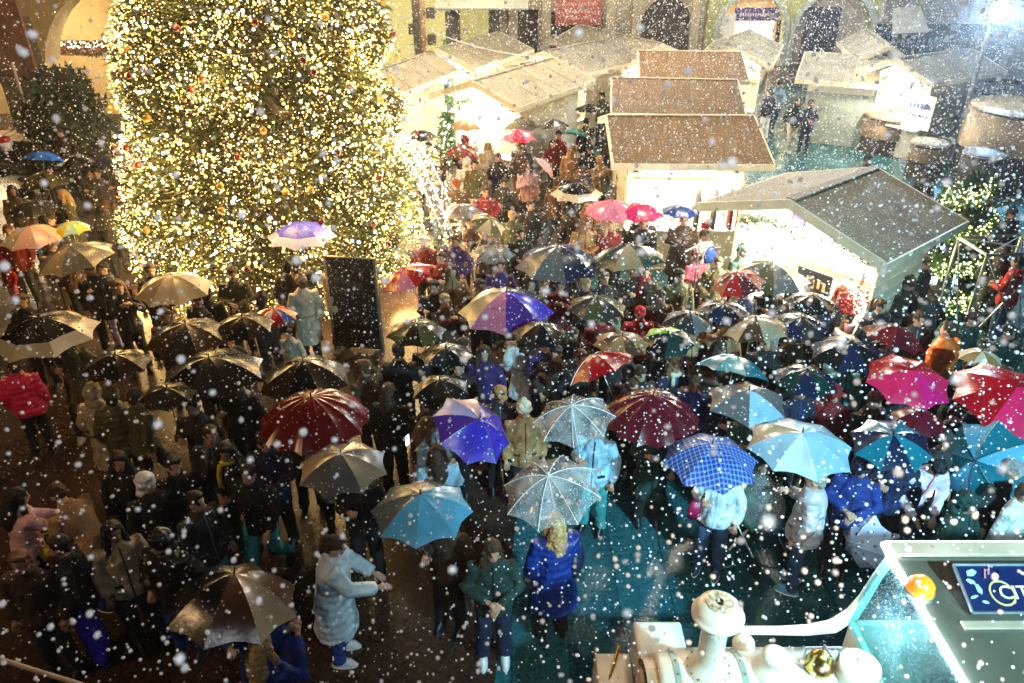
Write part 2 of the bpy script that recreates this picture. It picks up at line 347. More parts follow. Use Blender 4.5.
def make_hair(style):
    mb = MB()
    if style in ('short', 'long', 'bun', 'tail'):
        mb.ell((0, -.022, .040), (.090, .098, .095)); mb.ell((0, .045, .095), (.062, .040, .030)); mb.ell((0, -.075, -.01), (.072, .04, .075))
    if style == 'long':
        for s in (-1, 1): mb.tube([(s*.07, .0, .05), (s*.085, .01, -.08), (s*.10, .02, -.22), (s*.09, .03, -.32)], [.03, .035, .035, .012], 8)
        mb.tube([(0, -.07, .03), (0, -.10, -.12), (.01, -.115, -.27), (0, -.11, -.38)], [.07, .085, .08, .03], 10)
        mb.tube([(.05, -.08, -.05), (.07, -.11, -.2), (.06, -.11, -.36)], [.04, .05, .02], 8); mb.tube([(-.05, -.08, -.05), (-.07, -.1, -.2), (-.065, -.11, -.40)], [.04, .05, .02], 8)
    if style == 'bun': mb.ell((0, -.10, .10), .045)
    if style == 'tail': mb.tube([(0, -.10, .05), (0, -.16, -.02), (0, -.15, -.18)], [.035, .04, .012], 8)
    if style == 'beanie':
        mb.ell((0, -.012, .055), (.096, .108, .092)); mb.ering([((0, -.01, .005), .096, .106), ((0, -.01, .05), .101, .112)], 16); mb.ell((0, -.02, .155), .033)
    if style == 'cap':
        mb.ell((0, -.012, .055), (.093, .104, .075)); mb.ell((0, .09, .045), (.07, .07, .012))
    if style == 'hood':
        M1 = Matrix.Rotation(-.1, 3, 'X')
        mb.ell((0, -.030, .025), (.108, .118, .130)); mb.ell((0, -.07, -.11), (.11, .09, .07)); mb.ell((0, .055, .105), (.075, .04, .03))
    me = skinned(mb, 'hair_'+style, .011 if style != 'hood' else .014, 2)
    for v in me.vertices: v.co += Vector((1, .6, .3))*(noise.noise(v.co*20)*.022 + noise.noise(v.co*55)*.010)
    me.materials.append(HAIR['black']); return me
def make_scarf():
    mb = MB(); mb.lathe([(.085, -.03), (.105, 0), (.10, .035), (.08, .05)], 16); mb.tube([(.05, .09, 0), (.06, .14, -.10), (.06, .155, -.28)], [.03, .03, .028], 8)
    me = mb.mesh('scarf', [cloth('black')], True); return me
_cache = {}
TRIM = {'black': 'charcoal', 'charcoal': 'grey', 'white': 'silver', 'pale blue': 'light blue', 'cream': 'beige', 'beige': 'brown', 'camel': 'brown', 'navy': 'deep blue', 'orange': 'dark red', 'pale pink': 'pink', 'pinkprint': 'magenta', 'silver': 'grey', 'hot pink': 'magenta', 'dark green': 'black'}
def get(key, fn, *a):
    if key not in _cache: _cache[key] = fn(*a)
    return _cache[key]
def setmat(o, i, m):
    o.material_slots[i].link = 'OBJECT'; o.material_slots[i].material = m
def person(label, xy, yaw, pose='stand', coat='black', style='jacket', legs='black', hair='black', hs='short', s=1.0, hat=None, scarf=None, skin=0, shoe='black', z=0, group=None, cat='person', sole=False):
    """yaw in degrees: 0 faces away from the camera, 180 faces it"""
    r = thing('person', label, cat, (xy[0], xy[1], z), math.radians(yaw), group or 'people in the crowd'); r.scale = (s, s, s)
    J = joints(pose); lg = POSES[pose]['legs']
    b = link('body', get(('b', pose), make_body, pose), r); setmat(b, 0, SKIN[skin]); 
    kind = 'puffer' if 'puffer' in style else 'wool'
    c = link('coat', get(('c', pose, style), make_coat, pose, style), r); setmat(c, 0, cloth(coat, kind)); setmat(c, 1, cloth(TRIM.get(coat, 'charcoal'), 'leather'))
    t = link('trousers', get(('t', lg), make_trousers, lg), r); setmat(t, 0, cloth(legs, 'jean'))
    for i in (0, 1):
        q = link('shoe', get(('s', lg, i), make_shoe, lg, i), r); setmat(q, 0, cloth(shoe, 'leather'))
        if not sole: setmat(q, 1, cloth('charcoal', 'leather'))
    e = J['HM'].to_euler()
    if hs == 'hood': h = link('hood', get(('h', 'hood'), make_hair, 'hood'), r, J['head'], e); setmat(h, 0, cloth(hat or coat, kind))
    elif hat and hs in ('beanie', 'cap'):
        h = link('hat', get(('h', hs), make_hair, hs), r, J['head'], e); setmat(h, 0, cloth(hat, 'wool'))
        g = link('hair', get(('h', 'short'), make_hair, 'short'), r, J['head'] + Vector((0, -.004, -.018)), e); setmat(g, 0, HAIR[hair])
    else: h = link('hair', get(('h', hs), make_hair, hs), r, J['head'], e); setmat(h, 0, HAIR[hair])
    if scarf: k = link('scarf', get('scarf', make_scarf), r, J['neck'] + Vector((0, 0, .01))); setmat(k, 0, cloth(scarf))
    return r
def headat(u, v, s=1.0): # ground point for a figure whose head shows at (u, v)
    p = G(u, v, 1.62*s); return (p.x, p.y)

# ------------------------------------------------------------------ umbrellas
STEEL = mat('umbrella_steel', (0.35, 0.35, 0.37), 0.3, 0.1, metal=0.9); DARKPL = mat('dark_plastic', (0.02, 0.02, 0.02), 0.4, 0.2)
WHITEPL = mat('white_plastic', (0.75, 0.77, 0.8), 0.35, 0.05)
CLEAR = clearfilm('clear_vinyl', milk=0.30); CLEARB = clearfilm('smoky_vinyl', (0.8, 0.78, 0.74), milk=0.22)
def plaid():
    m, nt, out = _nt('canopy_blue_plaid'); tc = N(nt, 'ShaderNodeTexCoord'); p = N(nt, 'ShaderNodeBsdfPrincipled'); p.inputs['Roughness'].default_value = .4
    w = []
    for ax in ('X', 'Y'):
        q = N(nt, 'ShaderNodeTexWave', Scale=7.0); q.bands_direction = ax; nt.links.new(tc.outputs['Object'], q.inputs['Vector'])
        g = N(nt, 'ShaderNodeMath', operation='GREATER_THAN'); g.inputs[1].default_value = .80; nt.links.new(q.outputs['Fac'], g.inputs[0]); w.append(g)
    a = N(nt, 'ShaderNodeMath', operation='ADD'); nt.links.new(w[0].outputs[0], a.inputs[0]); nt.links.new(w[1].outputs[0], a.inputs[1])
    cr = N(nt, 'ShaderNodeMapRange'); cr.inputs[2].default_value = 2.0; nt.links.new(a.outputs[0], cr.inputs[0])
    mx = N(nt, 'ShaderNodeMix', data_type='RGBA'); nt.links.new(cr.outputs[0], mx.inputs[0]); mx.inputs[6].default_value = (.012, .025, .20, 1); mx.inputs[7].default_value = (.16, .34, .68, 1)
    nt.links.new(mx.outputs[2], p.inputs['Base Color']); nt.links.new(p.outputs[0], out.inputs['Surface']); return m
def floral():
    m, nt, out = _nt('canopy_small_flowers'); tc = N(nt, 'ShaderNodeTexCoord'); p = N(nt, 'ShaderNodeBsdfPrincipled'); p.inputs['Roughness'].default_value = .4
    vo = N(nt, 'ShaderNodeTexVoronoi', Scale=13.0); nt.links.new(tc.outputs['Object'], vo.inputs['Vector'])
    lt = N(nt, 'ShaderNodeMath', operation='LESS_THAN'); lt.inputs[1].default_value = .27; nt.links.new(vo.outputs['Distance'], lt.inputs[0])
    hs = N(nt, 'ShaderNodeHueSaturation', Saturation=.7, Value=.25); nt.links.new(vo.outputs['Color'], hs.inputs['Color'])
    mx = N(nt, 'ShaderNodeMix', data_type='RGBA'); nt.links.new(lt.outputs[0], mx.inputs[0]); mx.inputs[6].default_value = (.50, .58, .80, 1); nt.links.new(hs.outputs[0], mx.inputs[7])
    nt.links.new(mx.outputs[2], p.inputs['Base Color']); nt.links.new(p.outputs[0], out.inputs['Surface']); return m
SPECIAL = {'clear': CLEAR, 'smoky': CLEARB, 'plaid': plaid(), 'floral': floral()}
def canopy_mesh(R, cols, n, h, band, ribs=True):
    mb = MB(); K = 7; S = 4; rings = []
    for i in range(K+1):
        r = i/K; row = []
        for j in range(n*S):
            t = 2*PI*j/(n*S); k = (j % S)/S; sag = math.sin(PI*k)
            rr = R*r*(1 - .075*sag*r*r) * (1 - (1-math.cos(PI/n))*sag*.9)
            z = -h*(r**1.9) + .006*R*math.sin(PI*r)*(1-sag) - .012*R*sag*math.sin(PI*r) + .018*sag*r**4
            row.append(Vector((rr*math.cos(t), rr*math.sin(t), z)))
        rings.append(row)
    cols2 = cols; nm = len(cols2)
    for i in range(K):
        for j in range(n*S):
            k = (j+1) % (n*S); pan = j//S
            mi = pan % nm
            if band and i >= K - band[1]: mi = nm
            if i == 0: mb.add([rings[0][0], rings[1][j], rings[1][k]], [[0, 1, 2]], mi)
            else: mb.add([rings[i][j], rings[i+1][j], rings[i+1][k], rings[i][k]], [[0, 1, 2, 3]], mi)
    mats = [SPECIAL.get(c) or cloth(c, 'brolly') for c in cols2] + ([cloth(band[0], 'brolly')] if band else [])
    sd = random.uniform(0, 99)
    for p in mb.v: p.z += R*(.030*noise.noise(Vector((p.x*2.2/R, p.y*2.2/R, sd))) + .012*noise.noise(Vector((p.x*7/R, p.y*7/R, sd))))
    me = mb.mesh('canopy', mats, False)
    bm = bmesh.new(); bm.from_mesh(me); bmesh.ops.remove_doubles(bm, verts=bm.verts, dist=1e-4)
    for f in bm.faces: f.smooth = True
    for e in bm.edges:      # a crease along every rib
        q = [v.co for v in e.verts]
        if all(p.xy.length < 1e-3 or abs((math.atan2(p.y, p.x)*n/(2*PI)) - round(math.atan2(p.y, p.x)*n/(2*PI))) < .01 for p in q) and abs(q[0].xy.length - q[1].xy.length) > 1e-3: e.smooth = False
    bm.to_mesh(me); bm.free()
    return me
def umbrella(label, u, v, w, cols, zc=1.98, tilt=(0, 0), n=8, band=None, h=None, grip_z=1.27, frame=None, spin=None, minL=.5):
    """canopy centred on pixel (u, v), w pixels across; tilt = (degrees, compass direction it leans towards: 0 = +x, 90 = away, 270 = camera)"""
    c = G(u, v, zc); D = w/FOC*depth(c); R = D/2; h = h or R*random.uniform(.38, .50)
    td, tdir = math.radians(tilt[0]), math.radians(tilt[1])
    ax = Vector((math.sin(td)*math.cos(tdir), math.sin(td)*math.sin(tdir), math.cos(td)))
    top = c + ax*h*.5
    Lh = max(minL, min(.95, (top.z - grip_z)/max(ax.z, .3))); grip = top - ax*Lh
    t = thing('umbrella', label, 'umbrella', grip, 0, 'open umbrellas over the crowd')
    t.rotation_mode = 'QUATERNION'; t.rotation_quaternion = Vector((0, 0, 1)).rotation_difference(ax) @ Matrix.Rotation((spin if spin is not None else random.uniform(0, .8)), 3, 'Z').to_quaternion()
    cn = link('canopy', canopy_mesh(R, cols, n, h, band), t, (0, 0, Lh))
    fm = frame or STEEL
    MB().tube([(0, 0, .06), (0, 0, Lh)], .006, 8).build('shaft', fm, t, smooth=True)
    hk = MB().tube([(0, 0, .09), (0, 0, -.02), (0, .012, -.05), (0, .035, -.065), (0, .06, -.05), (0, .068, -.02)], .013, 8).build('handle', DARKPL if frame is None else WHITEPL, t, smooth=True)
    MB().tube([(0, 0, Lh-.01), (0, 0, Lh+.05), (0, 0, Lh+.065)], [.010, .006, .003], 8).build('ferrule', fm if fm is WHITEPL else DARKPL, t, smooth=True)
    ks = SPECIAL.get(cols[0]) in (CLEAR, CLEARB) or tilt[0] > 25
    if ks:
        for i in range(n):
            a = 2*PI*i/n; pts = [(R*r*math.cos(a), R*r*math.sin(a), Lh - h*(r**1.9) + .012*R*math.sin(PI*r) + .004) for r in (0, .2, .4, .6, .8, 1.0)]
            MB().tube(pts, .0045 if fm is WHITEPL else .003, 5).build('rib', fm, t)
    return t, grip
def holder(label, grip, yaw, s=1.0, pose='umb', **kw):
    """a person standing where the right hand reaches the grip"""
    hr = joints(pose)['HR'] * s; s2 = s
    a = math.radians(yaw); c, sn = math.cos(a), math.sin(a)
    x = grip.x - (hr.x*c - hr.y*sn); y = grip.y - (hr.x*sn + hr.y*c)
    return person(label, (x, y), yaw, pose, s=s, **kw)
# ------------------------------------------------------------------ ground
def paving(name, col, mortar, bw, bh, rlo, rhi, rz, snowy):
    m, nt, out = _nt(name); tc = N(nt, 'ShaderNodeTexCoord'); mp = N(nt, 'ShaderNodeMapping'); mp.inputs['Rotation'].default_value = (0, 0, rz)
    nt.links.new(tc.outputs['Object'], mp.inputs['Vector'])
    br = N(nt, 'ShaderNodeTexBrick', Scale=1.0); br.inputs['Brick Width'].default_value = bw; br.inputs['Row Height'].default_value = bh; br.inputs['Mortar Size'].default_value = .012
    br.inputs['Color1'].default_value = (*col, 1); br.inputs['Color2'].default_value = (*[c*.7 for c in col], 1); br.inputs['Mortar'].default_value = (*mortar, 1)
    nt.links.new(mp.outputs[0], br.inputs['Vector'])
    nz = N(nt, 'ShaderNodeTexNoise', Scale=.8, Detail=8.0); nt.links.new(tc.outputs['Object'], nz.inputs['Vector'])
    n2 = N(nt, 'ShaderNodeTexNoise', Scale=22.0, Detail=6.0); nt.links.new(tc.outputs['Object'], n2.inputs['Vector'])
    hv = N(nt, 'ShaderNodeMapRange'); hv.inputs[1].default_value = .3; hv.inputs[2].default_value = .7; hv.inputs[3].default_value = .55; hv.inputs[4].default_value = 1.5; nt.links.new(n2.outputs[0], hv.inputs[0])
    mu = N(nt, 'ShaderNodeMix', data_type='RGBA', blend_type='MULTIPLY'); mu.inputs[0].default_value = 1; nt.links.new(br.outputs['Color'], mu.inputs[6]); nt.links.new(hv.outputs[0], mu.inputs[7])
    vo = N(nt, 'ShaderNodeTexVoronoi', Scale=17.0); nt.links.new(tc.outputs['Object'], vo.inputs['Vector'])
    lt = N(nt, 'ShaderNodeMath', operation='LESS_THAN'); lt.inputs[1].default_value = .16; nt.links.new(vo.outputs['Distance'], lt.inputs[0])
    sx = N(nt, 'ShaderNodeSeparateColor'); nt.links.new(vo.outputs['Color'], sx.inputs[0]); l2 = N(nt, 'ShaderNodeMath', operation='LESS_THAN'); l2.inputs[1].default_value = snowy; nt.links.new(sx.outputs[0], l2.inputs[0])
    sn = N(nt, 'ShaderNodeMath', operation='MULTIPLY'); nt.links.new(lt.outputs[0], sn.inputs[0]); nt.links.new(l2.outputs[0], sn.inputs[1])
    mx = N(nt, 'ShaderNodeMix', data_type='RGBA'); nt.links.new(sn.outputs[0], mx.inputs[0]); nt.links.new(mu.outputs[2], mx.inputs[6]); mx.inputs[7].default_value = (.6, .63, .66, 1)
    p = N(nt, 'ShaderNodeBsdfPrincipled'); nt.links.new(mx.outputs[2], p.inputs['Base Color'])
    rr = N(nt, 'ShaderNodeMapRange'); rr.inputs[1].default_value = .35; rr.inputs[2].default_value = .65; rr.inputs[3].default_value = rlo; rr.inputs[4].default_value = rhi; nt.links.new(nz.outputs[0], rr.inputs[0]); nt.links.new(rr.outputs[0], p.inputs['Roughness'])
    ad = N(nt, 'ShaderNodeMath', operation='MULTIPLY_ADD'); ad.inputs[1].default_value = -.5; nt.links.new(br.outputs['Fac'], ad.inputs[0]); nt.links.new(n2.outputs[0], ad.inputs[2])
    bp = N(nt, 'ShaderNodeBump', Strength=.30, Distance=.02); nt.links.new(ad.outputs[0], bp.inputs['Height']); nt.links.new(bp.outputs[0], p.inputs['Normal'])
    nt.links.new(p.outputs[0], out.inputs['Surface']); return m
def sheet(name, x0, y0, x1, y1, z, m):
    o = MB().add([(x0, y0, z), (x1, y0, z), (x1, y1, z), (x0, y1, z)], [[0, 1, 2, 3]]).build(name, m); return struct(o)
sheet('ground', -200, -60, 200, 260, 0, paving('wet_cobbles', (.050, .027, .019), (.028, .017, .013), .16, .11, .14, .42, .5, .20))
GX = .15     # smooth slabs on the right of the square
o = MB().add([(-1.5, -8, .004), (40, -8, .004), (40, 36, .004), (3.4, 36, .004), (.5, 12, .004)], [[0, 1, 2, 3, 4]]).build('slab_paving', paving('wet_slabs', (.022, .10, .12), (.010, .05, .06), 3.2, .62, .12, .42, 1.57, .30)); struct(o)  # teal of the cyan lamplight is put into the slab colour

# ------------------------------------------------------------------ shared things
WOODP = mat('painted_wood', (.66, .60, .44), .55, .12, 4, .25, 30); WOODW = mat('white_board', (.74, .73, .68), .5, .05, 5, .1, 30)
BROOF = mat('brown_felt_roof', (.155, .085, .026), .75, .25, 2.2, .5, 7, snow=.5); GROOF = mat('grey_felt_roof', (.19, .165, .115), .7, .22, 2, .4, 7, snow=.6); TROOF = mat('taupe_felt_roof', (.25, .21, .13), .7, .22, 2, .4, 7, snow=.6)
DARKW = mat('dark_timber', (.05, .028, .014), .6, .35, 8, .4, 30); STONE = mat('stone', (.30, .25, .19), .85, .22, 3, .5, 18); PLASTER = mat('warm_plaster', (.62, .46, .24), .85, .12, 2, .25, 20)
YPLAST = mat('olive_yellow_plaster', (.30, .31, .10), .85, .15, 1.5, .3, 20); DSTONE = mat('dark_stone', (.10, .09, .08), .85, .3, 3, .5, 18)
LAMPW = emis('lamp_warm', (1, .80, .50), 30); LAMPC = emis('lamp_cool', (.62, .92, 1), 40); PINE = mat('pine_green', (.020, .060, .018), .7, .5, 20); METAL = mat('galvanised_metal', (.30, .33, .33), .35, .2, 10, metal=.8)
GOLD = mat('gold_bauble', (.42, .24, .03), .22, .05, coat=.8); REDB = mat('red_bauble', (.13, .004, .006), .15, .05, coat=.6); BLACKB = mat('black_board', (.006, .007, .008), .35, .5, 12)
PURPLE = mat('purple_badge', (.07, .04, .22), .4, .2); INKW = mat('sign_lettering', (.62, .62, .66), .5, .05); BLUEINK = mat('blue_lettering', (.02, .05, .28), .5, .1); BERRY = mat('red_berries', (.45, .01, .02), .3, .3, 30)
LEAFG = mat('bright_leaves', (.05, .32, .08), .5, .3, 20); POT = mat('pink_pot', (.45, .16, .17), .6, .1); CREAMP = mat('cream_paint', (.72, .62, .44), .3, .06, 3, .05, 10, coat=.4); GLASSG = None

def pointlamp(name, loc, energy, col, r=.08, kind='POINT'):
    d = bpy.data.lights.new(name, kind); d.energy = energy; d.color = col; d.shadow_soft_size = r
    o = bpy.data.objects.new(name, d); COL.objects.link(o); o.location = loc; return o
WARM = (1, .74, .40); WARMW = (1, .86, .62); COOL = (.55, .86, 1.0)

def twist(o, lights=True): return o
def garland(mb_leaf, pts, rad, n, rnd, mi=0):
    pts = [Vector(p) for p in pts]
    for i in range(n):
        t = rnd.random()*(len(pts)-1); k = int(t); p = pts[k].lerp(pts[min(k+1, len(pts)-1)], t-k)
        d = Vector((rnd.gauss(0, 1), rnd.gauss(0, 1), rnd.gauss(0, 1))).normalized(); q = p + d*rad*rnd.random()
        s = d.orthogonal().normalized()*rad*.22; mb_leaf.add([q - s, q + s, q + d*rad*.7], [[0, 1, 2]], mi)
def letters(txt, size, m, parent, M4, name='lettering', ext=.004):
    c = bpy.data.curves.new('t', 'FONT'); c.body = txt; c.size = size; c.extrude = ext; c.align_x = 'CENTER'; c.align_y = 'CENTER'; c.resolution_u = 3
    o = bpy.data.objects.new('t', c); COL.objects.link(o); dg = bpy.context.evaluated_depsgraph_get(); dg.update()
    me = bpy.data.meshes.new_from_object(o.evaluated_get(dg)); bpy.data.objects.remove(o); me.materials.clear(); me.materials.append(m)
    l = link(name, me, parent); l.matrix_local = M4; return l
def frame4(origin, ex, ey):
    ex = Vector(ex).normalized(); ey = Vector(ey).normalized(); ez = ex.cross(ey)
    M4 = Matrix.Identity(4)
    for i in range(3): M4[i][0] = ex[i]; M4[i][1] = ey[i]; M4[i][2] = ez[i]; M4[i][3] = origin[i]
    return M4

def stall(label, fl, fr, depth_m, roofm, eave=2.5, rise=.5, wall=None, badge=True, green=True, lamp=14, inner=30, goods=3, seed=0, name='market_stall', ridge_across=False, sidecol=None, opens=True):
    """wooden market hut; fl / fr = ground points below the left and right front eave corners, gable over the front (ridge_across: ridge parallel to the front)"""
    rnd = random.Random(seed); fl = Vector(fl[:2]); fr = Vector(fr[:2]); W = (fr-fl).length; rz = math.atan2((fr-fl).y, (fr-fl).x); D = depth_m
    mid = (fl+fr)/2; r = thing(name, label, 'market stall', (mid.x, mid.y, 0), rz, 'wooden market stalls'); w = W/2; wl = wall or WOODP
    ov = .22; x0 = w - ov*1.7; e = eave
    # roof
    rb = MB(); fb = MB(); T = .06
    if not ridge_across:
        for s in (-1, 1):
            a = Vector((s*w, 0, e)); b = Vector((0, 0, e+rise)); 
            rb.prism([a, b, b+Vector((0, 0, T)), a+Vector((0, 0, T))], (0, D, 0))
            fb.prism([a+Vector((0, -.02, -.09)), b+Vector((0, -.02, -.09)), b+Vector((0, -.02, T+.01)), a+Vector((0, -.02, T+.01))], (0, -.035, 0))
            fb.prism([a+Vector((0, D+.02, -.09)), b+Vector((0, D+.02, -.09)), b+Vector((0, D+.02, T+.01)), a+Vector((0, D+.02, T+.01))], (0, .035, 0))
            fb.box((s*(w+.02), D/2, e-.01), (.035, D+.1, .13))
            for kk in (range(1, 4) if D > 3 else ()):
                yy_ = D*kk/4 + rnd.uniform(-.08, .08); rb.prism([a+Vector((0, yy_, T-.005)), b+Vector((-s*.01, yy_, T-.005)), b+Vector((-s*.01, yy_, T+.012)), a+Vector((0, yy_, T+.012))], (0, .045, 0))
        rb.box((0, D/2, e+rise+T+.006), (.16, D-.02, .02))
    else:
        for y0, y1 in ((0, D/2), (D, D/2)):
            a = Vector((-w, y0, e)); b = Vector((-w, y1, e+rise)); rb.prism([a, b, b+Vector((0, 0, T)), a+Vector((0, 0, T))], (W, 0, 0))
            s = -1 if y0 == 0 else 1; fb.box((0, y0+s*.02, e-.01), (W+.08, .035, .13))
            for sx in (-1, 1): fb.prism([(sx*(w+.005), y0, e-.09), (sx*(w+.005), y1, e+rise-.09), (sx*(w+.005), y1, e+rise+T+.01), (sx*(w+.005), y0, e+T+.01)], (sx*.035, 0, 0))
        fb.box((0, D/2, e+rise+T+.012), (W, .07, .02)); 
        for i in range(9): rb.tube([(-w+W*(i+.5)/9+rnd.uniform(-.05, .05), .03, e+T+.004), (-w+W*(i+.5)/9+rnd.uniform(-.1, .1), D/2-.05, e+rise+T-.004)], .012, 4)
    rb.build('roof', roofm, r); fb.build('fascia', WOODP, r)
    # walls
    yb = D - ov*1.7; yf = ov+.42
    sw = MB()
    for s in (-1, 1):
        sw = MB(); sw.box((s*x0, (yf+yb)/2, e/2-.06), (.05, yb-yf, e-.16))
        for i in range(12): sw.box((s*(x0+.03), (yf+yb)/2, .12+i*(e-.3)/11.5), (.012, yb-yf, .012))
        sw.build('side_wall', sidecol or wl, r)
    MB().box((0, yb, e/2-.06), (2*x0+.05, .05, e-.16)).build('back_wall', wl, r)
    cx = x0-.03
    if opens:
        MB().box((0, yf, .5), (2*cx, .05, .94)).build('front_panel', wl, r)
        cb = MB(); cb.box((0, yf-.12, 1.0), (2*cx+.1, .42, .045), bev=.01); cb.build('counter', WOODW, r)
    else:
        MB().box((0, yf, e/2-.06), (2*cx, .05, e-.16)).build('front_panel', wl, r)
    if not ridge_across:
        for nm, yy in (('gable_board', yf-.02), ('back_gable', yb+.03)):
            MB().prism([(-x0, yy, e-.42 if nm[0] == 'g' else e-.1), (x0, yy, e-.42 if nm[0] == 'g' else e-.1), (x0, yy, e-.02), (0, yy, e+rise-.08), (-x0, yy, e-.02)], (0, .035, 0)).build(nm, WOODW, r)
    else: MB().box((0, yf-.02, e-.22), (2*x0, .035, .36)).build('gable_board', WOODW, r)
    yy = yf-.045
    if badge and not ridge_across:
        M3 = Matrix.Rotation(PI/2, 3, 'X'); b = MB(); b.lathe([(0, 0), (.26, 0), (.26, .025), (0, .025)], 28, 0, (0, 0, 0), M3); 
        bo = b.build('badge', PURPLE, r, (0, yy, e+.03)); bo.scale = (1, 1, .62)
        t = MB()
        for i in range(7): t.box((-.15+i*.05, -.03, .02+.012*math.sin(i*2.1)), (.028, .008, .05))
        t.box((0, -.03, -.09), (.2, .008, .025)); t.box((0, -.03, .12), (.14, .008, .02)); t.build('emblem', INKW, bo)
    if green:
        gl = MB(); garland(gl, [(-x0+.1, yy-.03, e-.28), (-w*.4, yy-.03, e-.12), (0, yy-.03, e-.22), (w*.4, yy-.03, e-.12), (x0-.1, yy-.03, e-.28)], .07, 420, rnd); gl.build('garland', PINE, r)['kind'] = 'stuff'
    # lamp on a bracket and lamp inside
    if lamp:
        lb = MB(); lb.tube([(0, yf, e-.02), (0, .22, e+.02), (0, .18, e-.10)], .012, 6); lb.build('lamp_bracket', DARKPL, r)
        MB().ell((0, .18, e-.14), .05).build('lamp', LAMPW, r, smooth=True)
        L = pointlamp('stall_lamp', (0, .12, e-.24), lamp, WARMW, .06); L.parent = r
    if opens:
        tube = MB().tube([(-cx*.7, D/2, e-.25), (cx*.7, D/2, e-.25)], .025, 8).build('ceiling_lamp', LAMPW, r)
        for sx in (-.5, .5): 
            L = pointlamp('stall_inner_lamp', (sx*cx, D*.42, e-.35), inner/2, WARMW, .10); L.parent = r
        sh = MB(); sh.box((0, yb-.22, 1.35), (2*cx-.2, .3, .03)); sh.box((0, yb-.22, 1.8), (2*cx-.2, .3, .03)); sh.build('shelf', WOODW, r)
    r['_W'] = W; r['_D'] = D
    return r, rz, mid, yf, cx, yb
def stallridge(label, rp, fr, D, roofm, eave=2.5, rise=.5, **k):
    m_ = G(rp[0], rp[1], eave+rise+.06); b = G(fr[0], fr[1], eave); a = 2*m_ - b; a.z = 0
    return stall(label, a, b, D, roofm, eave, rise, **k)
def onstall(S, x, y, z=0):
    r, rz, mid = S[:3]; return Vector((mid.x + x*math.cos(rz) - y*math.sin(rz), mid.y + x*math.sin(rz) + y*math.cos(rz), z))
def stallpx(label, l, r, D, roofm, eave=2.5, **k):
    return stall(label, G(l[0], l[1], eave), G(r[0], r[1], eave), D, roofm, eave, **k)

S1 = stallpx('big market stall with grey and brown gabled roof and red berries on counter', (700, 206), (886, 266), 2.6, GROOF, lamp=110, inner=420, seed=1)
S2 = stallpx('long stall with striped brown felt roof and hanging coats nearest the big stall', (614, 166), (773, 167), 3.8, BROOF, ridge_across=True, lamp=60, inner=350, badge=False, seed=2)
S3 = stallpx('stall with brown roof directly behind the long coat stall', (612, 115), (745, 118), 3.6, BROOF, ridge_across=True, lamp=0, inner=30, badge=False, green=False, seed=3, sidecol=mat('grey_tarpaulin', (.22, .26, .27), .5, .1))
S4 = stallpx('low brown roofed stall farthest back of the middle block', (640, 80), (748, 82), 3.6, BROOF, ridge_across=True, lamp=0, inner=20, badge=False, green=False, seed=4)
T3 = stallpx('cream stall with taupe roof and green garland behind the street pole', (430, 96), (519, 109), 4.2, TROOF, lamp=110, inner=260, seed=5, badge=False)
T2 = stallpx('stall with purple badge gable rising behind the garland stall', (403, 63), (475, 70), 4.2, TROOF, lamp=110, inner=150, seed=6)
T1 = stallpx('stall half hidden by the right edge of the big tree', (340, 92), (396, 97), 4.0, TROOF, lamp=60, inner=120, seed=7, badge=False)
T4 = stallpx('bright white stall with badge between cream stall and brown roofs', (506, 64), (584, 76), 4.4, GROOF, lamp=140, inner=260, seed=8)
T5 = stallpx('stall turned to the right with broad taupe roof by the dark arch', (630, 64), (690, 58), 5.2, TROOF, lamp=120, inner=90, seed=9, badge=False)
T6 = stallpx('garlanded stall with oval badge in front of lit shop arch', (693, 63), (771, 68), 4.5, TROOF, lamp=120, inner=90, seed=10)
TARP = mat('grey_green_tarpaulin', (.24, .28, .25), .45, .2, 3, .3, 8)
T7 = stallpx('closed stall with long grey tarpaulin side where a couple stands', (796, 81), (890, 88), 4.6, TROOF, ridge_across=True, opens=False, lamp=0, badge=False, green=False, seed=11, wall=TARP, eave=2.1)
_b = G(930, 88, 2.4); T8 = stall('white stall with blue lettered panel beside the grey tarpaulin stall', _b + Vector((-1.25, 2.25, 0)), _b, 3.6, GROOF, lamp=170, inner=120, seed=12, sidecol=TARP)
T10 = stallpx('stall whose white gable with badge peeps over the tarpaulin stall', (856, 62), (914, 64), 4.0, TROOF, lamp=120, inner=60, seed=14)
# blue lettered panel on T8
pn = MB().box((.75, .56, 1.55), (.95, .03, 1.0)).build('sign_panel', WOODW, T8[0]); tx = MB()
for i in range(6): tx.box((.45+i*.12, .535, 1.72+.01*(i % 2)), (.075, .012, .15)); tx.box((.45+i*.12, .535, 1.45), (.07, .012, .05))
tx.build('lettering', BLUEINK, T8[0])
